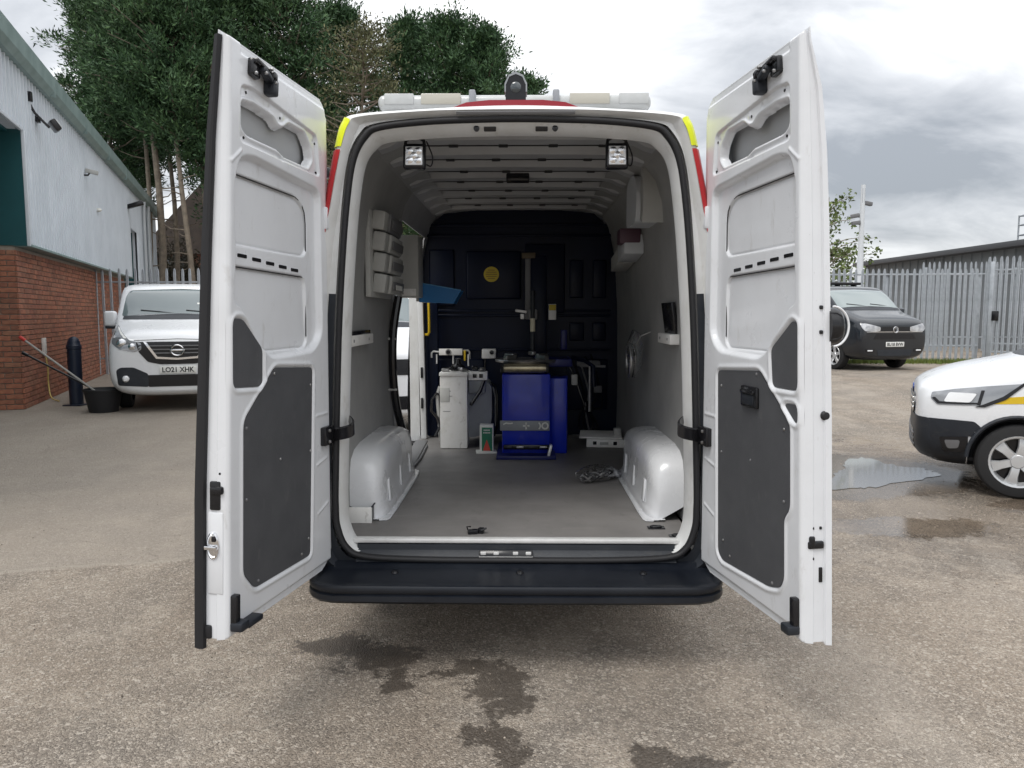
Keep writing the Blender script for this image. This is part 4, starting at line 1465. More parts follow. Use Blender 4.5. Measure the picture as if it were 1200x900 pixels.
    pr = [(-.06, .0), (.19, -.01), (.245, .085), (.235, .088), (.182, .006), (-.06, .016)]
    tb = MB()
    for (y0, y1) in ((-.10, .14),):
        tb.prism(pr, lambda a, cc, tt: (a, tt, cc), y0, y1)
    for y in (-.104, .136):
        tb.prism([(-.06, 0), (.19, -.01), (.245, .085), (-.06, .14)], lambda a, cc, tt: (a, tt, cc), y, y + .008)
    tb.build('tray_body', TRAYB, c)
    MB().tube([(-.06, -.108, .14), (.245, -.108, .086)], .004, 6).build('tray_rim', mat('blue_rim', (.12, .32, .55), .35), c)
    MB().box((-.075, .02, .08), (.02, .22, .15), None, .004).build('hook_plate', LGREY, c)
    # black hose along the door pillar
    c = vthing('black_hose', 'thick black corrugated hose running down beside the side door opening', 'hose', -.80, 1.66, FZ)
    MB().tube(catmull([(.0, .02, 1.18), (-.03, -.02, .95), (-.035, -.03, .70), (-.02, 0, .45), (.02, .05, .25), (.05, .10, .16)], 6), .027, 10).build('hose', GLOSSB, c)
    for z, x in ((.90, -.03), (.56, -.028)):
        MB().box((x - .01, -.03, z), (.06, .03, .015), None, .004).build('clip', LGREY, c)
    MB().tube(catmull([(-.02, .0, .30), (-.02, -.10, .31), (-.02, -.24, .28), (-.02, -.34, .29)], 6), .007, 8).build('loose_cable', GLOSSB, c)
    # white skirting tray by the left wheel box
    c = vthing('skirting_tray', 'open white metal channel lying on the floor against the left wheel box', 'channel', -.80, .37)
    MB().box((0, .0, .042), (.125, .008, .082), None, .002).build('front_plate', MWHITE, c)
    MB().box((.062, .12, .040), (.006, .24, .075), (0, 0, -.05), .002).build('side_plate', DGREY, c)
    MB().box((0.0, .13, .006), (.12, .25, .008), None, .002).build('base', MWHITE, c)
    MB().tube([(.062, .0, .084), (.075, .24, .10), (.10, .38, .13)], .004, 6).build('edge_strip', GLOSSB, c)
    # black debris on floor
    c = vthing('plastic_clip', 'small broken black plastic clip on the floor near the threshold', 'clip', -.19, .19)
    b = MB().box((-.02, 0, .012), (.05, .03, .02), (0, 0, .2), .004).box((.02, .012, .014), (.028, .03, .026), (0, 0, -.3), .004)
    b.tube([(-.04, .0, .01), (-.05, .02, .03), (-.03, .02, .03)], .004, 6).tube([(.02, -.01, .02), (.045, .0, .028), (.04, .02, .02)], .005, 6)
    b.build('clip', GLOSSB, c)
    # right upper cabinet and box
    c = vthing('roof_heater', 'white rounded cabinet mounted high on the right lining', 'cabinet', .745, 1.30, 2.13)
    pr = [(-.20, .02)] + [(-.20 + .34 * (1 - math.cos(a)) * .35 - .02, .06 + .26 * math.sin(a)) for a in np.linspace(.3, 1.5, 7)] + [(.20, .30), (.20, 0), (-.10, 0)]
    prof = round_poly([(-.13, .0), (-.165, .10), (-.155, .20), (-.10, .275), (.0, .30), (.12, .27), (.12, .0)], .05, 4)
    MB().prism(prof, lambda a, cc, tt: (tt * .0 + (.09 if tt > 0 else -.055) + .0, a * 1.5, cc), 0, 1).build('case', mat('cabinet_pale', (.60, .62, .64), .45), c)
    MB().prism([(-.36, -.02), (-.40, .08), (-.39, .2), (-.34, .29), (-.29, .28), (-.30, .1), (-.29, .0)], lambda a, cc, tt: (tt, a, cc), -.04, .09).build('side_case', LGREY, c)
    MB().box((.0, .46, -.02), (.14, .16, .10), None, .01).build('dark_housing', mat('maroon_plastic', (.10, .05, .07), .5), c)
    c = vthing('junction_box', 'small white box fixed under the rounded cabinet on the right lining', 'box', .77, 1.85, 1.98)
    MB().box((0, 0, .06), (.13, .34, .13), (R(-6), 0, 0), .006).build('case', mat('cabinet_pale', (.6, .62, .64), .45), c)
    MB().box((0, .42, .01), (.12, .40, .11), (R(-6), 0, 0), .01).build('duct', LGREY, c)


def bm_bag(parent, c, r, seed, name='bag_film', m=None):
    bm = bmesh.new()
    bmesh.ops.create_icosphere(bm, subdivisions=4, radius=1)
    rs = np.random.default_rng(seed)
    dirs = rs.normal(size=(40, 3))
    dirs /= np.linalg.norm(dirs, axis=1)[:, None]
    amp = rs.uniform(-.16, .16, 40)
    for v in bm.verts:
        d = np.array(v.co)
        k = 1 + float(np.sum(amp * np.exp(-((1 - dirs @ d) / .035))))
        v.co = Vector((d[0] * r[0] * k + c[0], d[1] * r[1] * k + c[1], d[2] * r[2] * k + c[2]))
    me = bpy.data.meshes.new(name)
    bm.to_mesh(me)
    bm.free()
    me.materials.append(m or FILM)
    me.polygons.foreach_set('use_smooth', np.ones(len(me.polygons), dtype=bool))
    return link(bpy.data.objects.new(name, me), parent)


def film_material():
    m = bpy.data.materials.new('clear_film')
    m.use_nodes = True
    N, L = m.node_tree.nodes, m.node_tree.links
    out = N['Material Output']
    N.remove(N['Principled BSDF'])
    tr = N.new('ShaderNodeBsdfTransparent')
    gl = N.new('ShaderNodeBsdfGlossy')
    gl.inputs['Roughness'].default_value = .12
    gl.inputs['Color'].default_value = (.9, .9, .9, 1)
    lw = N.new('ShaderNodeLayerWeight')
    lw.inputs['Blend'].default_value = .35
    mx = N.new('ShaderNodeMixShader')
    tc = N.new('ShaderNodeTexCoord')
    nz = N.new('ShaderNodeTexNoise')
    nz.inputs['Scale'].default_value = 30
    L.new(tc.outputs['Object'], nz.inputs['Vector'])
    bp = N.new('ShaderNodeBump')
    bp.inputs['Strength'].default_value = .9
    bp.inputs['Distance'].default_value = .02
    L.new(nz.outputs[0], bp.inputs['Height'])
    L.new(bp.outputs[0], gl.inputs['Normal'])
    L.new(lw.outputs['Facing'], mx.inputs[0])
    L.new(tr.outputs[0], mx.inputs[1])
    L.new(gl.outputs[0], mx.inputs[2])
    L.new(mx.outputs[0], out.inputs['Surface'])
    return m


FILM = film_material()


def build_bag(c, L_, W_, H_, rz):
    rs = np.random.default_rng(5)
    M = Matrix.Rotation(rz, 3, 'Z')
    for k in range(6):
        pts = []
        r = .035 + .006 * k
        for a in np.linspace(0, 4 * math.pi, 30):
            p = M @ Vector((-.08 + .03 * k + .4 * r * math.cos(a) * 2, r * math.sin(a), .03 + .006 * k + .018 * math.sin(a * 1.5 + k)))
            pts.append(p)
        MB().tube(pts, .006, 6).build('cable_turn', BAGD if k % 3 else STEEL, c)
    b = bm_bag(c, (0, 0, 0), (L_ * .5, W_ * .55, H_ * .55), 3)
    b.rotation_euler = (0, 0, rz)
    b.location = (0, 0, .052)
    b2 = bm_bag(c, (0, 0, 0), (.07, .05, .03), 8, 'bag_neck', BAG)
    b2.rotation_euler = (0, 0, rz)
    b2.location = (.12, .10, .03)


build_contents()


# ------------------------------------------------------------------ parked vehicles
def subsurf_mesh(verts, faces, lv, cutters=None, m=WHITE):
    me = bpy.data.meshes.new('tmp')
    me.from_pydata([tuple(map(float, v)) for v in verts], [], faces)
    me.materials.append(m)
    o = bpy.data.objects.new('tmp', me)
    COL.objects.link(o)
    md = o.modifiers.new('s', 'SUBSURF')
    md.levels = lv
    md.render_levels = lv
    cut = None
    if cutters is not None:
        cut = bpy.data.objects.new('tmpc', cutters)
        COL.objects.link(cut)
        bo = o.modifiers.new('b', 'BOOLEAN')
        bo.operation = 'DIFFERENCE'
        bo.solver = 'EXACT'
        bo.object = cut
        bo.material_mode = 'TRANSFER'
    dg = bpy.context.evaluated_depsgraph_get()
    out = bpy.data.meshes.new_from_object(o.evaluated_get(dg))
    bpy.data.objects.remove(o)
    if cut:
        bpy.data.objects.remove(cut)
    return out


def cyl_mesh(items, m):
    b = MB()
    for (c, r, w) in items:
        b.lathe([(r, -w / 2), (r, w / 2)], c, 'X', 40)
    me = bpy.data.meshes.new('cut')
    me.from_pydata([tuple(map(float, v)) for v in b.v], [], b.f)
    me.materials.append(m)
    bm = bmesh.new()
    bm.from_mesh(me)
    bmesh.ops.recalc_face_normals(bm, faces=bm.faces[:])
    bm.to_mesh(me)
    bm.free()
    return me


class Vehicle:
    """local frame: nose at y=0 pointing to -y, x to the side, z up"""

    def __init__(self, root, stations, paint, wheels, wr, ww, archr, halfw, spokes=5, lv=2, rim=None):
        self.root = root
        b = MB()
        loops = []
        for y, sec in stations:
            full = [(x, y, z) for x, z in sec] + [(-x, y, z) for x, z in sec[-2:0:-1]]
            loops.append(full)
        n = len(loops[0])
        b.loft(loops)
        h = len(stations[0][1])
        for base, flip in ((0, True), ((len(loops) - 1) * n, False)):
            for k in range(h - 1):
                a, c = k, k + 1
                a2, c2 = (n - k) % n, n - k - 1
                if k == 0:
                    q = (base + 0, base + 1, base + n - 1)
                elif c == h - 1:
                    q = (base + a, base + c, base + a2)
                else:
                    q = (base + a, base + c, base + c2, base + a2)
                b.f.append(q[::-1] if flip else q)
        cut = cyl_mesh([((s * (halfw - .02), y, wr), archr, .5) for s in (-1, 1) for y in wheels], RUBBER)
        me = subsurf_mesh(b.v, b.f, lv, cut, paint)
        bm = bmesh.new()
        bm.from_mesh(me)
        bmesh.ops.recalc_face_normals(bm, faces=bm.faces[:])
        bm.to_mesh(me)
        self.bvh = BVHTree.FromBMesh(bm)
        bm.free()
        me.polygons.foreach_set('use_smooth', np.ones(len(me.polygons), dtype=bool))
        me.set_sharp_from_angle(angle=R(40))
        me.name = 'body'
        self.body = link(bpy.data.objects.new('body', me), root)
        for s in (-1, 1):
            for y in wheels:
                wheel((s * (halfw - ww / 2 - .02), y, wr), wr, ww, root, s, spokes, rim)

    def patch(self, name, poly, view, m, off=.004, thick=.012, grid=.06, r=.02, parent=None, conv=None, drop=.02):
        """view 'F' front (a = x, b = z), 'L'/'R' side (a = y, b = z), or an angle in degrees from the front"""
        poly = round_poly(poly, r, 3) if r else poly
        bm = bmesh.new()
        vs = [bm.verts.new((a, b, 0)) for a, b in poly]
        bm.faces.new(vs)
        xs = [a for a, _ in poly]
        zs = [b for _, b in poly]
        for ax, lo, hi in ((0, min(xs), max(xs)), (1, min(zs), max(zs))):
            k = int((hi - lo) / grid) + 1
            for i in range(1, k):
                c = lo + (hi - lo) * i / k
                co = (c, 0, 0) if ax == 0 else (0, c, 0)
                no = (1, 0, 0) if ax == 0 else (0, 1, 0)
                bmesh.ops.bisect_plane(bm, geom=bm.verts[:] + bm.edges[:] + bm.faces[:], plane_co=co, plane_no=no)
        bmesh.ops.triangulate(bm, faces=[f for f in bm.faces if len(f.verts) > 4])
        if view == 'F':
            M = lambda a, b: (Vector((a, -3, b)), Vector((0, 1, 0)))
        elif view == 'L':
            M = lambda a, b: (Vector((-4, a, b)), Vector((1, 0, 0)))
        elif view == 'R':
            M = lambda a, b: (Vector((4, a, b)), Vector((-1, 0, 0)))
        else:
            an = R(view)
            d = Vector((math.sin(an), math.cos(an), 0))
            e = Vector((math.cos(an), -math.sin(an), 0))
            M = lambda a, b: (e * a + Vector((0, 0, b)) - d * 5, d)
        pos = {}
        for v in bm.verts:
            o, d = M(v.co.x, v.co.y)
            hit, nrm, _, _ = self.bvh.ray_cast(o, d)
            if hit is None:
                hit, nrm, _, _ = self.bvh.find_nearest(o + d * (4 if view != 'F' else 3.3))
            pos[v] = (hit, nrm, d)
        for v, (h, nrm, d) in pos.items():
            nn = nrm.lerp(-d, .5).normalized()
            v.co = h + nn * off
        be = [e for e in bm.edges if e.is_boundary]
        ret = bmesh.ops.extrude_edge_only(bm, edges=be)
        for v in [g for g in ret['geom'] if isinstance(g, bmesh.types.BMVert)]:
            d = min(pos.items(), key=lambda kv: (kv[0].co - v.co).length)[1][2] if False else None
            v.co = v.co + (M(0, 0)[1]) * (off + drop)
        bmesh.ops.recalc_face_normals(bm, faces=bm.faces[:])
        me = bpy.data.meshes.new(name)
        bm.to_mesh(me)
        bm.free()
        me.materials.append(m)
        me.polygons.foreach_set('use_smooth', np.ones(len(me.polygons), dtype=bool))
        me.set_sharp_from_angle(angle=R(40))
        return link(bpy.data.objects.new(name, me), parent or self.root)

    def front_y(self, x, z):
        h = self.bvh.ray_cast(Vector((x, -3, z)), Vector((0, 1, 0)))[0]
        return h.y if h else 0.0


VANST = [
    (0.00, [(0, .34), (.45, .34), (.74, .42), (.81, .62), (.81, .86), (.75, 1.0), (.52, 1.05), (0, 1.06)]),
    (0.03, [(0, .29), (.55, .29), (.86, .39), (.93, .62), (.93, .90), (.87, 1.07), (.64, 1.12), (0, 1.13)]),
    (0.12, [(0, .25), (.65, .25), (.94, .36), (.985, .62), (.98, .95), (.945, 1.16), (.74, 1.20), (0, 1.21)]),
    (0.35, [(0, .24), (.75, .24), (.96, .35), (.99, .62), (.985, .97), (.955, 1.21), (.76, 1.28), (0, 1.30)]),
    (0.75, [(0, .24), (.8, .24), (.97, .34), (1.0, .65), (.99, 1.02), (.975, 1.31), (.86, 1.39), (0, 1.41)]),
    (0.88, [(0, .24), (.8, .24), (.97, .34), (1.0, .66), (.99, 1.05), (.97, 1.38), (.87, 1.455), (0, 1.485)]),
    (1.18, [(0, .24), (.8, .24), (.97, .34), (1.0, .68), (.99, 1.10), (.965, 1.64), (.90, 1.70), (0, 1.745)]),
    (1.48, [(0, .24), (.8, .24), (.97, .34), (1.0, .70), (.99, 1.15), (.955, 1.87), (.895, 1.945), (0, 1.965)]),
    (1.70, [(0, .24), (.8, .24), (.97, .34), (1.0, .70), (.99, 1.15), (.955, 1.93), (.90, 2.015), (0, 2.02)]),
    (2.40, [(0, .24), (.8, .24), (.97, .34), (1.0, .70), (.99, 1.18), (.955, 1.93), (.90, 2.015), (0, 2.035)]),
    (4.70, [(0, .26), (.8, .26), (.97, .36), (1.0, .70), (.99, 1.18), (.955, 1.93), (.90, 2.015), (0, 2.035)]),
    (4.95, [(0, .30), (.75, .30), (.93, .40), (.96, .70), (.95, 1.15), (.88, 1.85), (.78, 1.95), (0, 1.98)]),
    (5.00, [(0, .45), (.6, .45), (.8, .5), (.85, .75), (.84, 1.15), (.76, 1.70), (.6, 1.82), (0, 1.86)]),
]


def mirror(s, poly):
    return [(s * a, b) for a, b in poly]


def plate(v, txt, z, x=0.0, w=.52, h=.112):
    y = v.front_y(x, z) - .012
    p = MB().box((x, y, z), (w, .010, h), None, .004).build('number_plate', PLATEW, v.root)
    text_mesh('plate_text', txt, .105, INK, p, Matrix.Translation((x, y - .006, z - .003)) @ Matrix.Rotation(R(90), 4, 'X') @ Matrix.Scale(.92, 4, Vector((1, 0, 0))))


def mirrors(v, y, z, x, m, h=.24):
    for s in (-1, 1):
        o = MB().box((s * (x + .12), y, z), (.19, .12, h), (0, 0, s * .15), .045, 4).build('door_mirror', m, v.root)
        MB().box((s * (x + .115), y + .0, z - h / 2 - .005), (.17, .10, .055), None, .02, 3).build('mirror_base', BLACKP, o)
        MB().box((s * (x + .02), y + .03, z - h / 2 + .01), (.12, .05, .05), None, .015).build('mirror_arm', BLACKP, o)
        MB().box((s * (x + .12), y + .062, z + .01), (.15, .006, h - .05), (0, 0, s * .15), .002).build('mirror_glass', CHROME, o)


def van_glazing(v, wm=GLASSL):
    ws = [(-.87, 1.455), (-.60, 1.485), (0, 1.505), (.60, 1.485), (.87, 1.455), (.845, 1.80), (.79, 1.885), (0, 1.915), (-.79, 1.885), (-.845, 1.80)]
    w = v.patch('windscreen', ws, 'F', wm, .004, grid=.09, r=.04)
    v.patch('scuttle', [(-.85, 1.41), (.85, 1.41), (.84, 1.465), (0, 1.502), (-.84, 1.465)], 'F', BLACKP, .006, grid=.09, r=.01)
    for s, vw in ((-1, 'L'), (1, 'R')):
        v.patch('door_window', [(1.02, 1.30), (1.95, 1.27), (1.95, 1.80), (1.52, 1.80), (1.10, 1.46)], vw, GLASS, .004, grid=.09, r=.04)
        v.patch('side_window', [(2.08, 1.28), (3.2, 1.28), (3.2, 1.78), (2.08, 1.79)], vw, GLASS, .004, grid=.12, r=.05)
        v.patch('side_trim', [(.95, .48), (4.2, .48), (4.2, .56), (.95, .56)], vw, BLACKP, .006, grid=.2, r=.02)
        v.patch('door_handle', [(1.86, 1.02), (2.04, 1.02), (2.04, 1.06), (1.86, 1.06)], vw, BLACKP, .02, grid=.2, r=.015)
    b = MB()
    for x0, x1 in ((-.05, -.60), (.60, .08)):
        y0, y1 = v.front_y(x0, 1.52) - .012, v.front_y(x1, 1.56) - .014
        b.tube([(x0, y0, 1.50), ((x0 + x1) / 2, (y0 + y1) / 2 - .01, 1.535), (x1, y1, 1.56)], .010, 6)
    b.build('wiper', RUBBER, w)


# ---- white van by the brick building
def white_front_van():
    root = thing('parked_van', 'white van facing the photographer beside the brick building and rubber bucket', 'van', (-5.56, 12.1, 0), R(20))
    root.scale = (1.05, 1.05, 1.06)
    v = Vehicle(root, VANST, WHITE, (.93, 4.0), .33, .21, .37, .985)
    van_glazing(v)
    for s in (-1, 1):
        hl = v.patch('headlight', mirror(s, [(.90, 1.34), (.83, 1.27), (.66, 1.10), (.50, 1.065), (.50, .96), (.60, .93), (.80, .97), (.91, 1.06)]), 'F', HLENS, .006, r=.03, grid=.05)
        for (x, z, r) in ((.77, 1.06, .07), (.63, 1.01, .055)):
            y = v.front_y(s * x, z)
            MB().lathe([(0, -.012), (r * .5, -.010), (r * .9, -.004), (r, .01)], (s * x, y - .006, z), 'Y', 18).build('reflector', CHROME, hl)
        v.patch('indicator_strip', mirror(s, [(.89, 1.30), (.86, 1.29), (.70, 1.13), (.74, 1.13)]), 'F', PLATEW, .010, r=.006, parent=hl, grid=.05)
        lo = v.patch('fog_bezel', mirror(s, [(.86, .66), (.80, .70), (.62, .70), (.42, .60), (.42, .40), (.84, .43)]), 'F', BLACKP, .005, r=.03, grid=.06)
        y = v.front_y(s * .73, .53)
        MB().lathe([(0, -.03), (.03, -.028), (.045, -.015), (.05, .0)], (s * .73, y - .004, .53), 'Y', 18).build('fog_lamp', WLENS, lo)
        # V shaped bright strip round the grille
        V = v.patch('grille_strip', mirror(s, [(.47, 1.08), (.43, 1.08), (.28, .855), (0, .835), (0, .805), (.30, .825)]), 'F', CHROME, .022, r=.004, grid=.05)
    gr = v.patch('grille', [(-.58, 1.08), (.58, 1.08), (.54, .93), (.42, .78), (.25, .74), (-.25, .74), (-.42, .78), (-.54, .93)], 'F', GLOSSB, .006, r=.03, grid=.05)
    for z, w in ((1.02, .42), (.965, .39), (.91, .35)):
        v.patch('grille_bar', [(-w, z - .008), (w, z - .008), (w, z + .008), (-w, z + .008)], 'F', DGREY, .016, r=.003, parent=gr, grid=.1)
    y = v.front_y(0, .95) - .03
    em = MB()
    em.tube([(.088 * math.cos(a), y, .95 + .078 * math.sin(a)) for a in np.linspace(0, 2 * math.pi, 29)], .014, 8, False)
    em.box((0, y - .004, .95), (.21, .014, .032), None, .005)
    em.build('emblem', CHROME, gr)
    v.patch('lower_grille', [(-.46, .58), (.46, .58), (.42, .40), (-.42, .40)], 'F', GLOSSB, .004, r=.02, grid=.08)
    v.patch('hood_seam', [(-.60, 1.105), (0, 1.125), (.60, 1.105), (.60, 1.096), (0, 1.116), (-.60, 1.096)], 'F', GLOSSB, .002, r=0, grid=.08)
    plate(v, 'LO21 XHK', .655)
    mirrors(v, 1.02, 1.42, .93, WHITE, .25)
    for x, z in ((.42, 1.64), (.30, 1.66), (.50, 1.60)):
        MB().box((x, v.front_y(x, z) - .006, z), (.11, .004, .05), (R(-25), 0, 0), .001).build('windscreen_reflection', PLATEW, root)  # white slips stand in for a pale reflection on the windscreen


# ---- dark grey van by the fence
def dark_van():
    root = thing('parked_van', 'dark grey van with roof light bar parked in front of the palisade fence', 'van', (8.42, 17.2, .29), R(16))
    root.scale = (.95, .95, .98)
    DARK = mat('dark_grey_metallic', (.009, .012, .017), .2, 0.0, coat=.6)
    v = Vehicle(root, VANST, DARK, (.93, 4.0), .34, .22, .38, .985)
    van_glazing(v, mat('pale_windscreen', (.20, .24, .24), .06, spec=.8, coat=.6))
    for s in (-1, 1):
        v.patch('headlight', mirror(s, [(.91, 1.10), (.80, 1.10), (.42, 1.02), (.42, .93), (.55, .91), (.84, .93), (.90, 1.0)]), 'F', mat('headlamp_bright', (.62, .63, .64), .1, .4, col2=(.3, .3, .32), vscale=12, coat=1), .006, r=.03, grid=.05)
        lo = v.patch('fog_bezel', mirror(s, [(.82, .52), (.56, .52), (.56, .44), (.80, .44)]), 'F', GLOSSB, .006, r=.02, grid=.06)
        y = v.front_y(s * .69, .48)
        MB().box((s * .69, y - .012, .48), (.14, .012, .03), None, .005).build('fog_lamp', WLENS, lo)
    gr = v.patch('grille', [(-.42, 1.02), (.42, 1.02), (.42, .93), (-.42, .93)], 'F', GLOSSB, .006, r=.01, grid=.06)
    v.patch('grille_bar', [(-.80, .915), (.80, .915), (.80, .90), (-.80, .90)], 'F', CHROME, .012, r=.003, grid=.08)
    v.patch('lower_grille', [(-.52, .86), (.52, .86), (.60, .74), (-.60, .74)], 'F', GLOSSB, .006, r=.02, grid=.06)
    v.patch('bumper_intake', [(-.50, .50), (.50, .50), (.46, .36), (-.46, .36)], 'F', BLACKP, .006, r=.02, grid=.08)
    y = v.front_y(0, .955) - .016
    em = MB().tube([(.068 * math.cos(a), y, .955 + .068 * math.sin(a)) for a in np.linspace(0, 2 * math.pi, 25)], .009, 8, False)
    em.tube([(-.05, y, .99), (-.022, y, .90), (0, y, .955), (.022, y, .90), (.05, y, .99)], .007, 6)
    em.tube([(-.022, y, 1.01), (0, y, .965), (.022, y, 1.01)], .007, 6)
    em.build('emblem', CHROME, gr)
    plate(v, 'BU18 BVW', .62)
    mirrors(v, 1.02, 1.36, .93, DARK, .20)
    lb = MB().box((0, 2.1, 2.085), (1.3, .22, .07), None, .02, 3).build('light_bar', GLOSSB, root)
    for x in (-.5, 0, .5):
        MB().box((x, 2.1, 2.04), (.06, .16, .05), None, .01).build('bar_foot', BLACKP, lb)


# ---- white small van on the right, only its nose in the picture
def small_van():
    h = Vector((-.90, .436, 0))
    ang = math.atan2(h.y, h.x) + math.pi / 2          # nose points to -y in its own frame
    root = thing('parked_van', 'white small van with yellow side stripe and black bumper beside the puddle', 'van', (3.93, 7.60, 0), ang)
    st = [
        (0.00, [(0, .36), (.40, .36), (.55, .42), (.60, .56), (.60, .72), (.55, .84), (.40, .90), (0, .92)]),
        (0.04, [(0, .28), (.52, .28), (.68, .36), (.74, .55), (.74, .76), (.68, .89), (.50, .95), (0, .98)]),
        (0.16, [(0, .22), (.60, .22), (.79, .33), (.84, .55), (.835, .80), (.78, .95), (.60, 1.02), (0, 1.055)]),
        (0.40, [(0, .20), (.68, .20), (.865, .32), (.895, .57), (.885, .86), (.84, 1.03), (.66, 1.10), (0, 1.14)]),
        (0.80, [(0, .20), (.70, .20), (.885, .32), (.915, .60), (.905, .93), (.865, 1.12), (.70, 1.18), (0, 1.22)]),
        (1.02, [(0, .20), (.70, .20), (.885, .32), (.915, .62), (.905, .97), (.86, 1.19), (.71, 1.245), (0, 1.29)]),
        (1.30, [(0, .20), (.70, .20), (.885, .32), (.915, .62), (.905, .99), (.82, 1.35), (.69, 1.44), (0, 1.50)]),
        (1.70, [(0, .20), (.70, .20), (.885, .32), (.915, .62), (.905, 1.0), (.77, 1.60), (.64, 1.72), (0, 1.77)]),
        (2.00, [(0, .20), (.70, .20), (.885, .32), (.915, .62), (.905, 1.0), (.76, 1.67), (.64, 1.79), (0, 1.83)]),
        (3.00, [(0, .20), (.70, .20), (.885, .32), (.915, .62), (.905, 1.0), (.78, 1.68), (.66, 1.81), (0, 1.85)]),
        (4.25, [(0, .24), (.70, .24), (.875, .34), (.905, .62), (.895, 1.0), (.78, 1.66), (.66, 1.79), (0, 1.83)]),
        (4.40, [(0, .40), (.6, .40), (.78, .45), (.82, .65), (.81, 1.0), (.70, 1.58), (.58, 1.68), (0, 1.72)]),
    ]
    v = Vehicle(root, st, WHITE, (.80, 3.45), .325, .21, .375, .915, 6)
    ang3 = 52   # view from front left
    for s, vw in ((-1, 'L'), (1, 'R')):
        a3 = -s * ang3
        # black plastic bumper wraps from the nose to the wheel arch
        v.patch('bumper_side', [(.10, .20), (.60, .20), (.60, .45), (.52, .60), (.46, .655), (.30, .66), (.10, .66)] if True else [], vw, BLACKP, .008, r=.02, grid=.05)
        hl = v.patch('headlight', [(.12, .835), (.17, .785), (.52, .80), (.66, .87), (.80, 1.0), (.52, .965), (.30, .93), (.13, .89)], vw, HLENS, .006, r=.015, grid=.05)
        v.patch('lamp_reflector', [(.22, .815), (.42, .82), (.47, .90), (.26, .90)], vw, WLENS, .012, r=.02, grid=.05, parent=hl)
        v.patch('lamp_outline', [(.46, .785), (.53, .785), (.68, .86), (.83, 1.005), (.80, 1.005), (.66, .885), (.52, .81)], vw, GLOSSB, .010, r=.004, grid=.05, parent=hl)
        v.patch('side_stripe', [(.58, .815), (.70, .88), (1.6, .99), (3.9, 1.02), (3.9, .94), (1.6, .90), (1.2, .85), (.80, .83)], vw, HANDY, .003, r=.004, grid=.08)
        ar = MB()
        ring = [(s * .90, .80 + .39 * math.cos(a), .325 + .39 * math.sin(a)) for a in np.linspace(.05, math.pi - .05, 24)]
        ar.tube(ring, .018, 8).build('arch_lip', BLACKP, root)
        v.patch('fog_bezel', [(.20, .50), (.42, .52), (.40, .38), (.24, .36)], vw, GLOSSB, .014, r=.02, grid=.05)
        v.patch('fog_lamp', [(.24, .475), (.36, .485), (.35, .41), (.27, .40)], vw, DGREY, .022, r=.02, grid=.05)
        v.patch('lamp_divider', [(.47, .80), (.495, .80), (.525, .93), (.50, .93)], vw, GLOSSB, .013, r=.004, grid=.05, parent=hl)
        v.patch('lamp_bezel', [(.13, .84), (.175, .795), (.50, .808), (.50, .822), (.19, .815), (.155, .85)], vw, GLOSSB, .012, r=.004, grid=.05, parent=hl)
        v.patch('door_window', [(1.35, 1.08), (2.25, 1.06), (2.25, 1.60), (1.85, 1.60), (1.45, 1.30)], vw, GLASS, .004, r=.03, grid=.08)
        v.patch('side_trim', [(1.3, .42), (3.1, .42), (3.1, .50), (1.3, .50)], vw, BLACKP, .006, r=.02, grid=.2)
    v.patch('front_bumper', [(-.78, .24), (.78, .24), (.80, .66), (-.80, .66)], 'F', BLACKP, .010, r=.03, grid=.05)
    gr = v.patch('grille', [(-.44, .84), (.44, .84), (.50, .74), (.42, .66), (-.42, .66), (-.50, .74)], 'F', GLOSSB, .012, r=.03, grid=.05)
    for z in (.80, .755, .71):
        v.patch('grille_bar', [(-.44, z - .010), (.44, z - .010), (.44, z + .010), (-.44, z + .010)], 'F', CHROME, .022, r=.004, parent=gr, grid=.08)
    lg = v.patch('lower_grille', [(-.55, .52), (.55, .52), (.50, .34), (-.50, .34)], 'F', GLOSSB, .014, r=.02, grid=.06)
    for z in (.48, .43, .38):
        v.patch('grille_bar', [(-.55, z - .008), (.55, z - .008), (.55, z + .008), (-.55, z + .008)], 'F', DGREY, .022, r=.004, parent=lg, grid=.08)
    y = v.front_y(0, .87) - .006
    em = MB()
    for k, (a, b_) in enumerate(((.085, .036), (.075, .028))):
        em.lathe([(0, 0), (1, 0)], (0, 0, -50), 'Z', 3) if False else None
    em.add([(.085 * math.cos(a), y - .004, .875 + .036 * math.sin(a)) for a in np.linspace(0, 2 * math.pi, 25)[:-1]] + [(.085 * math.cos(a), y + .02, .875 + .036 * math.sin(a)) for a in np.linspace(0, 2 * math.pi, 25)[:-1]], [tuple(range(24))] + [(k, (k + 1) % 24, 24 + (k + 1) % 24, 24 + k) for k in range(24)])
    em.build('emblem', mat('emblem_blue', (.01, .04, .2), .2), root)
    v.patch('windscreen', [(-.66, 1.30), (0, 1.335), (.66, 1.30), (.58, 1.62), (.45, 1.70), (0, 1.735), (-.45, 1.70), (-.58, 1.62)], 'F', GLASSL, .004, r=.03, grid=.08)
    v.patch('scuttle', [(-.76, 1.22), (.76, 1.22), (.66, 1.30), (0, 1.335), (-.66, 1.30)], 'F', BLACKP, .005, r=.01, grid=.08)
    for x in (-.72, -.60):
        hit = v.bvh.ray_cast(Vector((x, .62, 3)), Vector((0, 0, -1)))[0]
        MB().box(hit + Vector((0, 0, .004)), (.02, .03, .012), None, .004).build('washer_jet', GLOSSB, root)
    mirrors(v, 1.35, 1.12, .86, BLACKP, .2)


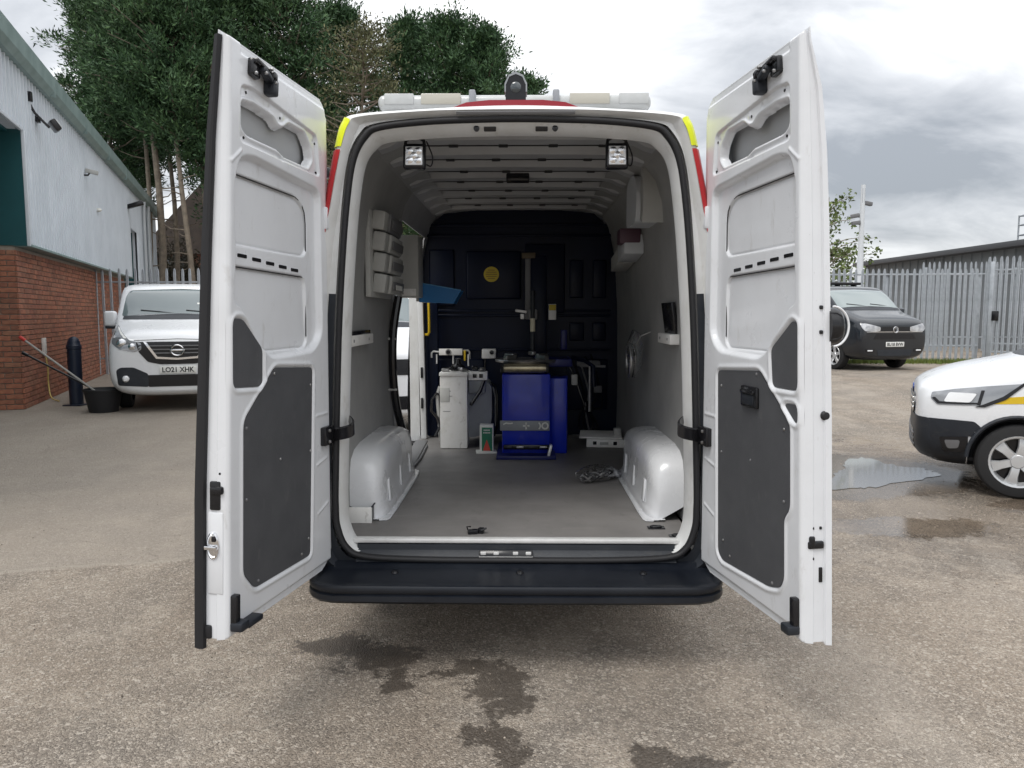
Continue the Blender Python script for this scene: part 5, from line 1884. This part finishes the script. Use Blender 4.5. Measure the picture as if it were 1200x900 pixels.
def plain_van(label, loc, rz, group=None):
    root = thing('parked_van', label, 'van', loc, rz, group)
    v = Vehicle(root, VANST, WHITE, (.93, 4.0), .33, .21, .37, .985, 5, 1)
    van_glazing(v)
    gr = v.patch('grille', [(-.54, 1.02), (.54, 1.02), (.40, .82), (-.40, .82)], 'F', GLOSSB, .006, r=.03, grid=.08)
    v.patch('lower_grille', [(-.6, .55), (.6, .55), (.5, .38), (-.5, .38)], 'F', GLOSSB, .006, r=.03, grid=.08)
    for s in (-1, 1):
        v.patch('headlight', mirror(s, [(.88, 1.15), (.58, 1.06), (.56, .94), (.84, .96)]), 'F', HLENS, .006, r=.03, grid=.06)
    mirrors(v, 1.02, 1.40, .93, WHITE)


white_front_van()
dark_van()
small_van()
plain_van('white van seen through the open side door opening', (-1.75, 9.4, 0), R(25))
plain_van('white van behind the palisade fence next to the dark grey van', (10.2, 23.6, .30), R(-4))
plain_van('white van behind the palisade fence beneath the camera mast', (12.6, 28.5, .30), R(4))


# ------------------------------------------------------------------ the works building on the left
BRICK = mat('red_brick', (.32, .15, .095), .85, island=[(.75, .72, .70), (1.0, .95, .9), (1.25, 1.1, 1.0), (.9, .8, .8), (1.1, 1.15, 1.1)], col2=(.22, .095, .066), vscale=9, bump=.4, bscale=60)
MORTAR = mat('mortar', (.36, .31, .26), .9, col2=(.28, .24, .20), vscale=14, bump=.3, bscale=120)
CLAD = mat('pale_steel_cladding', (.66, .70, .74), .4, col2=(.58, .62, .66), vscale=1.3)
TEAL = mat('teal_cladding', (.008, .075, .085), .45, col2=(.006, .06, .068), vscale=2)
GUT = mat('grey_green_gutter', (.22, .29, .28), .5, col2=(.15, .21, .20), vscale=3)
ROOFM = mat('roof_sheet', (.14, .17, .17), .6)
GALV = mat('galvanised_grey', (.42, .45, .48), .5, .25, col2=(.31, .335, .36), vscale=5)


def build_works():
    th = math.atan2(.347, .938)
    W = thing('works_building', 'industrial unit with red brick base and pale ribbed steel cladding', 'building', (-8.3, 12.4, 0), th)
    BH = 2.72
    # brick wall core and skins
    wall = MB().box((-.65, 6.1, BH / 2), (1.276, 12.176, BH), None, 0).build('brick_wall', MORTAR, W)
    bl, bh, bd = .232, .074, .03
    px, pz = .246, .0878
    def brick_mesh(l):
        bm = bmesh.new()
        bmesh.ops.create_cube(bm, size=1)
        for v in bm.verts:
            v.co = Vector((v.co.x * bd, v.co.y * l, v.co.z * bh))
        bmesh.ops.bevel(bm, geom=bm.edges[:], offset=.004, segments=1, affect='EDGES')
        me = bpy.data.meshes.new('brick')
        bm.to_mesh(me)
        bm.free()
        me.materials.append(BRICK)
        return me
    meF, meH = brick_mesh(bl), brick_mesh(.109)
    rest = MB()
    count = 0
    rows = int(BH / pz)
    for j in range(rows):
        z = pz * (j + .5)
        # jamb face (turned to the photographer): header at the corner on odd courses
        x = -.017
        n = 0
        while x > -1.25:
            l = .109 if (n == 0 and j % 2) else bl
            c = (x - l / 2, .0 - .0 + .0, z)
            if n < 3:
                o = bpy.data.objects.new('brick', meH if l < .2 else meF)
                o.location = (x - l / 2, random.uniform(-.003, .002), z)
                o.rotation_euler = (0, 0, R(90))
                link(o, wall)
                count += 1
            else:
                rest.box((x - l / 2, 0, z), (l, bd, bh))
            x -= l + .014
            n += 1
        y = -.015
        n = 0
        if j % 2 == 0:
            o = bpy.data.objects.new('brick', meH)
            o.location = (random.uniform(-.003, .002), y + .0545, z)
            link(o, wall)
            y += .123
            n = 1
            count += 1
        while y < 12.0:
            if n < 5 and count < 290:
                o = bpy.data.objects.new('brick', meF)
                o.location = (random.uniform(-.003, .002), y + bl / 2, z)
                link(o, wall)
                count += 1
            else:
                rest.box((random.uniform(-.003, .002), y + bl / 2, z), (bd, bl, bh))
            y += px
            n += 1
    st = rest.build('brickwork', BRICK, wall, smooth=False)
    st['kind'] = 'stuff'
    # ribbed cladding
    def ribbed(y0, y1, z0, z1, name, m, xo=0.16, pitch=.2):
        pts = []
        y = y0
        while y < y1 - .001:
            for dy, dx in ((0, 0), (.10, 0), (.11, .065), (.155, .065), (.165, 0)):
                if y + dy < y1:
                    pts.append((xo + dx, y + dy))
            y += pitch
        pts.append((xo, y1))
        b = MB()
        b.loft([[(x, yy, z0) for x, yy in pts], [(x, yy, z1) for x, yy in pts]], False)
        return b.build(name, m, W, smooth=False)
    ribbed(0, 12.2, BH - .02, 5.75, 'wall_cladding', CLAD)
    ribbed(-9, -.0, 4.55, 5.75, 'wall_cladding', CLAD)
    ribbed(14.2, 20.0, 0.0, 5.75, 'wall_cladding', CLAD)
    ribbed(12.2, 14.2, 4.3, 5.75, 'wall_cladding', CLAD)
    MB().box((-.59, 6.1, 4.22), (1.38, 12.16, 3.0), None, 0).build('wall_core', CLAD, W)
    MB().box((-.53, 17.1, 2.86), (1.26, 5.7, 5.7), None, 0).build('wall_core', CLAD, W)
    # teal lined door recesses
    MB().box((-1.1, -.012, 3.63), (2.56, .02, 1.86), None, 0).build('recess_lining', TEAL, W)
    MB().box((-1.4, -4.6, 2.28), (.05, 9.1, 4.5), None, 0).build('shutter_door', TEAL, W)
    MB().box((-.7, -4.6, 4.53), (1.4, 9.1, .04), None, 0).build('recess_soffit', TEAL, W)
    MB().box((-.8, 13.2, 2.15), (.05, 2.0, 4.3), None, 0).build('shutter_door', TEAL, W)
    MB().box((-.4, 14.17, 2.15), (.86, .03, 4.3), None, 0).build('recess_lining', TEAL, W)
    # flashings
    MB().box((.115, 6.1, BH - .015), (.27, 12.2, .04), None, .004).build('drip_flashing', GUT, W)
    MB().box((.20, .005, 3.63), (.06, .05, 1.86), None, .004).build('corner_flashing', CLAD, W)
    MB().box((.2, 12.2, 4.22), (.06, .05, 3.0), None, .004).build('corner_flashing', CLAD, W)
    MB().box((.2, -4.6, 4.555), (.05, 9.0, .05), None, .004).build('drip_flashing', CLAD, W)
    # gutter and roof edge
    g = MB()
    pr = [(.12, 5.72), (.12, 5.55), (.16, 5.50), (.30, 5.50), (.38, 5.60), (.40, 5.84), (.37, 5.86), (.35, 5.84), (.34, 5.66), (.18, 5.60)]
    g.loft([[(x, y, z) for x, z in pr] for y in (-9, 0, 10, 20.2)], True, True, True)
    g.build('gutter', GUT, W, angle=30)
    r = MB()
    r.loft([[(.12, y, 5.84), (-8, y, 7.2), (-8, y, 7.1), (.10, y, 5.76)] for y in (-9, 20.2)], True, True, True)
    r.build('roof', ROOFM, W, smooth=False)
    for y in (1.6, 4.6, 7.6, 10.6):
        MB().box((.26, y, 5.68), (.27, .03, .36), None, .004).build('gutter_bracket', GUT, W)
    # downpipes
    for y in (15.3, 16.6):
        d = MB().tube([(.32, y, 5.5), (.3, y, 5.2), (.29, y, 4.9), (.29, y, 0.1)], .055, 10).build('downpipe', mat('pipe_pale', (.5, .53, .55), .5), W)
    # grey painted plinth and electrical box, hose
    MB().box((.04, 1.35, 1.0), (.05, .16, .30), None, .01).build('socket_cover', mat('pale_box', (.6, .58, .54), .5), W)
    MB().tube(catmull([(.05, 1.35, .86), (.07, 1.38, .6), (.06, 1.42, .3), (.12, 1.3, .06), (.3, 1.0, .02)], 6), .012, 8).build('yellow_hose', mat('hose_yellow', (.55, .42, .14), .5), W)
    # floodlight and camera on the cladding
    fl = MB().box((.25, .85, 4.93), (.06, .14, .11), None, .01).build('floodlight', GLOSSB, W)
    MB().tube([(.2, .55, 5.12), (.26, .60, 4.98), (.42, .82, 4.80)], .022, 8).build('lamp_arm', GLOSSB, fl)
    MB().box((.22, .52, 5.22), (.07, .09, .16), None, .01).build('sensor', GLOSSB, fl)
    hd = MB().box((.48, .95, 4.86), (.10, .26, .20), (0, R(-35), R(20)), .02).build('lamp_head', GLOSSB, fl)
    MB().box((.525, .965, 4.895), (.012, .22, .15), (0, R(-35), R(20)), .004).build('lamp_glass', WLENS, fl)
    cm = MB().box((.36, 5.1, 4.78), (.26, .09, .09), (0, R(12), 0), .015).build('security_camera', LGREY, W)
    MB().tube([(.18, 5.1, 4.70), (.28, 5.1, 4.70), (.32, 5.1, 4.76)], .02, 8).build('camera_arm', GLOSSB, cm)
    MB().lathe([(0, .05), (.06, .04), (.075, 0), (.06, -.03), (0, -.05)], (.24, 6.5, 4.1), 'Z', 14).build('dome_sensor', CARTW, W)
    MB().box((.42, 11.9, 4.95), (.5, .25, .12), (0, R(-20), 0), .02).build('wall_lamp', GLOSSB, W)


build_works()


# ---- bollard, bucket with litter pickers
def build_left_bits():
    t = thing('bollard', 'dark blue domed steel bollard in front of the brick wall', 'bollard', (-7.78, 13.0, 0))
    MB().lathe([(.11, 0), (.11, .98), (.12, .985), (.12, 1.04), (.105, 1.06), (.10, 1.10), (.075, 1.16), (.04, 1.19), (0, 1.20)], (0, 0, 0), 'Z', 24).build('post', mat('bollard_blue', (.012, .018, .035), .4), t)
    MB().lathe([(.114, 0), (.114, .03)], (0, 0, .90), 'Z', 24, False).build('collar', mat('bollard_blue', (.012, .018, .035), .4), t)
    MB().box((0, 0, .01), (.32, .32, .02), None, .004).build('base_plate', mat('bollard_blue', (.012, .018, .035), .4), t)
    t = thing('rubber_bucket', 'black rubber bucket standing on the tarmac by the white van', 'bucket', (-6.83, 12.15, 0))
    MB().lathe([(0, .012), (.20, .012), (.275, .37), (.285, .38), (.295, .375), (.295, .35), (.285, .345), (.215, 0), (0, 0)], (0, 0, 0), 'Z', 28, False).build('bucket_body', RUBBER, t)
    rub = MB()
    for k in range(9):
        a = k * .7
        rub.box((.10 * math.cos(a * 1.7), .12 * math.sin(a), .20 + .02 * (k % 3)), (.16, .12, .09), (a, a * .6, a), .03)
    rub.build('rubble', mat('grey_rubble', (.22, .20, .17), .9, col2=(.12, .11, .1), vscale=12), t)
    for nm, lab, p0, p1, m, mt_ in (('litter_picker', 'litter picker with red handle leaning out of the rubber bucket', (-.08, 0, .30), (-1.28, -.05, 1.22), mat('pole_grey', (.30, .29, .27), .4), mat('red_grip', (.5, .04, .03), .5)),
                                    ('broom_handle', 'thin black broom handle leaning out of the rubber bucket', (-.06, .05, .30), (-1.30, .02, .96), GLOSSB, GLOSSB)):
        t2 = thing(nm, lab, 'hand tool', (-6.83, 12.15, 0))
        a, b = Vector(p0), Vector(p1)
        MB().tube([a, b], .017, 8).build('pole', m, t2)
        MB().tube([b - (b - a) * .07, b], .028, 8).build('grip', mt_, t2)
        e = a - (b - a).normalized() * .12
        MB().tube([a, e], .014, 8).build('tip', ALU, t2)


build_left_bits()


# ---- palisade fences
def pale_mesh(h, w=.072):
    pts = [(-w / 2, .012), (-w * .32, .0), (-w * .12, .0), (0, .010), (w * .12, .0), (w * .32, .0), (w / 2, .012)]
    b = MB()
    t = .003
    loops = []
    for z, k in ((0.04, 1), (h - .10, 1), (h - .03, .72), (h, .25)):
        row = [(x * k, y, z) for x, y in pts] + [(x * k, y + t, z) for x, y in pts[::-1]]
        loops.append(row)
    b.loft(loops, True, True, True)
    me = bpy.data.meshes.new('pale')
    me.from_pydata([tuple(map(float, v)) for v in b.v], [], b.f)
    me.materials.append(GALV)
    return me


def fence(name, label, p0, p1, h, pitch, post_every, zb, railz, cat='fence', bolts=False):
    p0, p1 = Vector((*p0, zb)), Vector((*p1, zb))
    d = (p1 - p0)
    L_ = d.length
    ang = math.atan2(d.y, d.x)
    t = thing(name, label, cat, p0, ang)
    me = pale_mesh(h)
    n = int(L_ / pitch)
    for k in range(n + 1):
        o = bpy.data.objects.new('pale', me)
        o.location = (k * pitch, random.uniform(-.004, .004), random.uniform(-.012, .012))
        o.rotation_euler = (random.uniform(-.004, .004), random.uniform(-.008, .008), 0)
        link(o, t)
    for z in railz:
        MB().box((L_ / 2, .035, z), (L_, .045, .045), None, .006).build('rail', GALV, t)
    x = 0
    while x <= L_ + .01:
        MB().box((x + .08, .085, h * .47), (.10, .055, h * .94), None, .006).build('fence_post', GALV, t)
        x += post_every
    return t


fence('palisade_fence', 'galvanised palisade fence behind the white van and joined to the brick building', (-10.95, 19.0), (1.0, 19.6), 2.72, .197, 2.75, 0, (.45, 2.38))
fence('palisade_fence', 'grey palisade fence running behind the open van towards the dark grey van', (1.3, 19.65), (7.2, 20.55), 2.50, .150, 2.4, .10, (.45, 2.35))
fence('palisade_fence', 'grey palisade fence behind the dark grey van and grass strip', (7.3, 20.6), (12.2, 20.4), 2.50, .150, 2.4, .28, (.45, 2.35))
gt = fence('palisade_gate', 'closed grey palisade gate with lock box at the end of the fence', (12.3, 20.3), (15.5, 17.4), 2.80, .135, 4.1, .28, (.30, .52, 2.45), 'gate')
MB().box((.22, -.03, 1.25), (.16, .06, .26), None, .02).build('lock_box', GLOSSB, gt)
MB().box((.10, .03, 1.33), (.10, .10, 2.68), None, .008).build('gate_post', GALV, gt)
fence('palisade_fence', 'taller palisade fence on the bank behind the grey gate', (13.4, 25.6), (22.0, 25.0), 3.0, .165, 2.9, .3, (.5, 2.6))


# ---- grass verge at the fence foot
def build_grass():
    vs, fs = [], []
    for k in range(5200):
        t = random.random()
        x = 8.2 + 6.6 * t
        y = 20.2 - max(0, x - 11.8) * .62 - abs(random.gauss(0, .28)) - .05
        h = random.uniform(.05, .16)
        a = random.uniform(0, 6.28)
        w = .012
        z = float(gh(np.float64(x), np.float64(y))) - .005
        dx, dy = math.cos(a) * w, math.sin(a) * w
        lx, ly = random.gauss(0, .04), random.gauss(0, .04)
        i = len(vs)
        vs += [(x - dx, y - dy, z), (x + dx, y + dy, z), (x + lx, y + ly, z + h)]
        fs.append((i, i + 1, i + 2))
    o = mesh_obj('grass', vs, fs, mat('grass_blade', (.10, .16, .03), .7, island=[(.6, .7, .6), (1.1, 1.0, .8), (1.4, 1.2, .9)], col2=(.13, .17, .05), vscale=2))
    o['kind'] = 'stuff'
    tag(o, 'strip of rough green grass along the foot of the grey fence', 'grass')


build_grass()


# ---- long grey building beyond the right fence, mast, roof cage
def build_right_far():
    b = thing('warehouse', 'long low grey warehouse with ribbed parapet beyond the right fence', 'building', (16.5, 37.0, -.02), R(-88))
    WALLG = mat('grey_shed_cladding', (.20, .215, .225), .6, col2=(.16, .17, .18), vscale=1)
    pts = []
    y = 0
    while y < 16:
        for dy, dx in ((0, 0), (.3, 0), (.33, .04), (.45, .04), (.48, 0)):
            pts.append((y + dy, -dx))
        y += .6
    m = MB()
    m.loft([[(a, c, 0) for a, c in pts], [(a, c, 3.9) for a, c in pts]], False)
    m.build('wall', WALLG, b, smooth=False)
    MB().box((8.1, 5.1, 1.9), (16, 10, 3.8), None, 0).build('wall_core', WALLG, b)
    MB().box((8.1, 4.9, 3.94), (16.6, 10.8, .20), None, .02).build('roof_edge', mat('dark_parapet', (.07, .072, .078), .6), b)
    t = thing('roof_cage', 'tubular steel roof access cage on the right of the warehouse', 'cage', (17.35, 26.4, 4.03), R(-10))
    bb = MB()
    for x in (0, .9, 1.8):
        for yy in (0, .9):
            MB().tube([(x, yy, 0), (x, yy, 1.0)], .03, 8).build('upright', GALV, t)
    for z in (.3, .65, .97):
        MB().tube([(0, 0, z), (1.8, 0, z)], .022, 8).build('rail', GALV, t)
        MB().tube([(0, .9, z), (1.8, .9, z)], .022, 8).build('rail', GALV, t)
        MB().tube([(0, 0, z), (0, .9, z)], .022, 8).build('rail', GALV, t)
    MB().tube([(0, 0, .97), (.9, 0, .05)], .02, 8).build('brace', GALV, t)
    t = thing('camera_mast', 'slim white mast with cameras rising in front of the small leafy tree', 'mast', (11.35, 25.8, .3))
    mm = mat('mast_white', (.60, .62, .64), .4)
    MB().lathe([(.11, 0), (.10, 3.2), (.085, 3.4), (.07, 5.55), (0, 5.56)], (0, 0, 0), 'Z', 14).build('pole', mm, t)
    for z, a in ((4.55, 2.6), (4.95, .3), (4.3, 3.3)):
        h = MB().box((.22 * math.cos(a), .22 * math.sin(a), z), (.28, .13, .13), (0, .15, a), .02).build('mast_camera', DGREY, t)
        MB().tube([(0, 0, z - .06), (.2 * math.cos(a), .2 * math.sin(a), z - .03)], .02, 6).build('camera_bracket', DGREY, h)
    MB().box((0, -.02, 5.2), (.09, .09, .5), None, .01).build('sensor', GALV, t)


build_right_far()


# ---- brick house seen between the trunks
def build_house():
    h = thing('brick_house', 'dark brown roofed brick house behind the tall bare trunks', 'house', (-16.2, 40, 0), R(-12))
    RT = mat('dark_roof_tile', (.055, .042, .035), .85, col2=(.035, .028, .025), vscale=3, bump=.5, bscale=14)
    HB = mat('house_brick', (.16, .07, .048), .9, col2=(.11, .05, .04), vscale=5, bump=.2, bscale=30)
    MB().box((0, 4, 2.5), (8.0, 8, 5.0), None, 0).build('wall', HB, h)
    r = MB()
    r.prism([(-4.4, 4.9), (0, 8.7), (4.4, 4.9), (4.4, 4.7), (-4.4, 4.7)], lambda a, c, t: (a, t, c), -.3, 8.4)
    rf = r.build('roof', RT, h, smooth=False)
    MB().box((-1.6, 5, 8.3), (.8, .8, 2.0), None, .02).build('chimney', HB, rf)
    for x in (-2.3, 1.6):
        for z in (1.6, 4.0):
            w = MB().box((x, -.01, z), (1.3, .08, 1.2), None, .02).build('window', mat('dark_frame', (.05, .04, .035), .5), h)
            MB().box((x, -.055, z), (1.1, .02, 1.0), None, .005).build('pane', GLASS, w)


build_house()


# ------------------------------------------------------------------ trees
BARK = mat('pale_bark', (.27, .225, .175), .9, col2=(.15, .125, .10), vscale=6, bump=.6, bscale=18)
NEEDLE = mat('conifer_foliage', (.036, .086, .038), .7, col2=(.070, .128, .052), vscale=.8, island=[(.55, .6, .6), (1.0, 1.0, 1.0), (1.5, 1.45, 1.2)])
OLIVE = mat('olive_foliage', (.085, .095, .045), .75, col2=(.125, .12, .06), vscale=1, island=[(.6, .6, .6), (1.0, 1.0, 1.0), (1.6, 1.5, 1.4)])
LEAFG = mat('bright_leaf', (.09, .14, .035), .6, col2=(.14, .17, .06), vscale=2, island=[(.6, .6, .6), (1.0, 1.0, 1.0), (1.5, 1.4, 1.4)])


def leaf_mesh(name, cen, size, m, parent, aspect=.35, up=.2, normal_bias=None):
    """folded two-triangle sprays scattered at cen"""
    n = len(cen)
    d = rng.normal(size=(n, 3))
    if normal_bias is not None:
        d = d * .6 + normal_bias * 1.0
    d[:, 2] += up
    d /= np.linalg.norm(d, axis=1)[:, None]
    a = rng.normal(size=(n, 3))
    s = np.cross(d, a)
    s /= np.linalg.norm(s, axis=1)[:, None] + 1e-9
    L_ = (size * rng.uniform(.6, 1.4, n))[:, None]
    w = L_ * aspect
    p0 = cen - d * L_ * .5
    p2 = cen + d * L_ * .5
    nn = np.cross(d, s)
    p1 = cen + s * w * .5 + nn * w * .18
    p3 = cen - s * w * .5 + nn * w * .18
    V = np.stack([p0, p1, p2, p3], 1).reshape(-1, 3)
    i = np.arange(n)[:, None] * 4
    F = np.concatenate([i + np.array([[0, 1, 2]]), i + np.array([[0, 2, 3]])], 1).reshape(-1, 3)
    me = bpy.data.meshes.new(name)
    me.vertices.add(len(V))
    me.vertices.foreach_set('co', V.ravel())
    me.loops.add(F.size)
    me.loops.foreach_set('vertex_index', F.ravel().astype(np.int32))
    me.polygons.add(len(F))
    me.polygons.foreach_set('loop_start', np.arange(0, F.size, 3, dtype=np.int32))
    me.materials.append(m)
    me.update(calc_edges=True)
    me.validate()
    return link(bpy.data.objects.new(name, me), parent)


def conifer(label, x, y, top, rad, base, n=50000, m=NEEDLE, size=.17, lean=0.0, tr=.17, group=None, sparse=0.06, nm='conifer_tree'):
    t = thing(nm, label, 'tree', (x, y, 0), 0, group)
    H = top
    pts = [Vector((lean * (z / H) + .12 * math.sin(z * .5 + x), .1 * math.cos(z * .43 + x), z)) for z in np.linspace(0, H * .96, 9)]
    at = lambda z: Vector((lean * (z / H) + .12 * math.sin(z * .5 + x), .1 * math.cos(z * .43 + x), z))
    tk = MB().tube(pts, [tr * (1 - .85 * k / 8) for k in range(9)], 10).build('trunk', BARK, t)
    # bare dead twigs below the crown
    for k in range(6):
        z = random.uniform(base * .35, base)
        a = random.uniform(0, 6.28)
        l = random.uniform(.5, 1.5)
        p = at(z)
        MB().tube([p, p + Vector((math.cos(a) * l * .5, math.sin(a) * l * .5, .05)), p + Vector((math.cos(a) * l, math.sin(a) * l, random.uniform(-.1, .5)))], [.03, .02, .008], 5).build('dead_twig', BARK, tk)
    br = MB()
    C, B = [], []
    nb = int(105 * (top - base) / 9)
    per = max(40, n // nb)
    for k in range(nb):
        f = (k + random.random()) / nb
        z = base + (top - base) * f
        prof = (min(1, .45 + f * 2.2) if f < .25 else 1.0) * (1 - max(0, (f - .45) / .55) ** 1.5 * .88)
        r = rad * prof * random.uniform(.55, 1.15)
        a = k * 2.39996 + random.uniform(-.5, .5)
        p0 = at(min(z, H * .94))
        dr = Vector((math.cos(a), math.sin(a), random.uniform(.05, .45)))
        p1 = p0 + dr * r
        br.tube([p0, p0.lerp(p1, .5) + Vector((0, 0, -.08)), p1], [.045, .03, .01], 5)
        if random.random() < sparse:
            continue
        for ci in range(5):
            q = .30 + .75 * (ci + random.random()) / 5
            cc = np.array(p0) + np.array(p1 - p0) * q + rng.normal(size=3) * .28 * np.array([1, 1, .7])
            sg = (.13 + .14 * random.random()) * (rad / 2.2)
            m_ = per // 5
            off = rng.normal(size=(m_, 3)) * sg * np.array([[1.15, 1.15, .8]])
            C.append(cc + off)
            B.append(np.repeat(np.array([[dr.x * .5, dr.y * .5, .6]]), m_, 0) + off / sg * .6)
    br.build('branch', BARK, t)
    C, B = np.concatenate(C), np.concatenate(B)
    leaf_mesh('crown', C, size, m, t, .30, .25, B)
    return t


def px_x(px, y):
    return (px - 612) / 885 * y


# left row of tall conifers with bare trunks
for px, y, top, rad, base, lab in (
        (140, 31.0, 16.0, 1.9, 5.8, 'tall conifer rising just behind the gutter end of the building'),
        (163, 33.5, 17.0, 2.0, 6.8, 'tall conifer standing behind the row of bare pale trunks'),
        (178, 29.5, 16.5, 2.2, 8.2, 'tall conifer with slim pale trunk next to the thicker pale trunk'),
        (190, 28.6, 17.0, 2.3, 8.6, 'tall conifer with the thickest pale bare trunk behind the fence'),
        (208, 30.2, 16.5, 2.0, 8.4, 'tall conifer with a thin straight trunk between the thick and the leaning trunks'),
        (226, 28.0, 16.5, 2.3, 7.8, 'tall conifer with leaning bare trunk in front of the brick house'),
        (246, 29.0, 16.5, 2.3, 6.6, 'tall conifer whose trunk stands right beside the open left door'),
        (300, 30.5, 16.0, 2.6, 5.0, 'dense dark conifer rising behind the open left door'),
        (356, 30.0, 15.5, 2.4, 4.0, 'dense dark conifer rising between the left door and the van roof')):
    conifer(lab, px_x(px, y), y, top, rad, base, lean=random.uniform(-.5, .1), tr=.17 if 'thickest' in lab else .125)
conifer('sparse olive brown tree with thin foliage behind the left end of the light bar', px_x(428, 27.5), 27.5, 12.2, 1.9, 4.2, 13000, OLIVE, .15, .2, .13, None, .25, 'sparse_tree')
for px, y, top, rad, lab in (
        (405, 33.0, 15.0, 2.2, 'dense conifer filling the gap behind the sparse olive tree'),
        (478, 32.0, 13.9, 2.2, 'rounded dark conifer right of the sparse olive tree'),
        (528, 31.0, 13.6, 2.1, 'dark conifer with pointed top above the white light bar'),
        (572, 30.5, 12.9, 1.7, 'dark conifer directly behind the rear camera on the van roof'),
        (612, 31.5, 11.4, 1.5, 'smallest conifer at the right end of the tree row')):
    conifer(lab, px_x(px, y), y, top, rad, 3.0, 48000, NEEDLE, .17)


# brown-green shrubs under the trees, in front of the house
for px, y, h, lab in ((172, 34.5, 4.6, 'brown green shrub filling the gap by the gutter end'), (206, 35.5, 5.6, 'tall brown green shrub in front of the brick house'), (240, 34.0, 5.0, 'brown green shrub under the conifer beside the open left door')):
    t_ = thing('shrub', lab, 'shrub', (px_x(px, y), y, 0))
    sk = MB()
    C_ = []
    for k in range(46):
        a = random.uniform(0, 6.28)
        r_ = random.uniform(.2, 1.25)
        z_ = random.uniform(.5, 1.0) * h * (1 - .25 * r_)
        sk.tube([(0, 0, .1), (r_ * .5 * math.cos(a), r_ * .5 * math.sin(a), z_ * .6), (r_ * math.cos(a), r_ * math.sin(a), z_)], [.03, .02, .006], 5)
        C_.append(np.array([r_ * math.cos(a), r_ * math.sin(a), z_ * random.uniform(.5, 1)]) + rng.normal(size=(260, 3)) * .32)
    sk.build('stem', BARK, t_)
    leaf_mesh('foliage', np.concatenate(C_), .15, mat('shrub_foliage', (.035, .034, .02), .8, col2=(.05, .042, .028), vscale=1.2, island=[(.5, .5, .5), (1, 1, 1), (1.6, 1.5, 1.3)]), t_, .4, .2)


# young leafy tree by the mast
def young_tree():
    t = thing('young_tree', 'small loose green leafy tree behind the camera mast', 'tree', (11.6, 29.5, .3))
    tk = MB().tube([(0, 0, 0), (.05, 0, 1.6), (-.05, 0, 3.2), (.02, 0, 4.8), (0.1, 0, 5.7)], [.11, .09, .06, .035, .01], 8).build('trunk', BARK, t)
    br = MB()
    C = []
    for k in range(60):
        z = random.uniform(1.3, 5.3)
        a = random.uniform(0, 6.28)
        l = (1.55 * (1 - ((z - 3.1) / 3.4) ** 2) + .2) * random.uniform(.5, 1.1)
        p0 = Vector((0, 0, z))
        p1 = p0 + Vector((math.cos(a) * l, math.sin(a) * l, random.uniform(.2, .9)))
        br.tube([p0, p0.lerp(p1, .5) + Vector((0, 0, .1)), p1], [.025, .015, .005], 5)
        n = 34
        q = rng.uniform(.3, 1.05, (n, 1))
        C.append(np.array(p0) + np.array(p1 - p0) * q + rng.normal(size=(n, 3)) * .13)
    br.build('branch', BARK, t)
    leaf_mesh('crown', np.concatenate(C), .16, LEAFG, t, .6, 0)


young_tree()
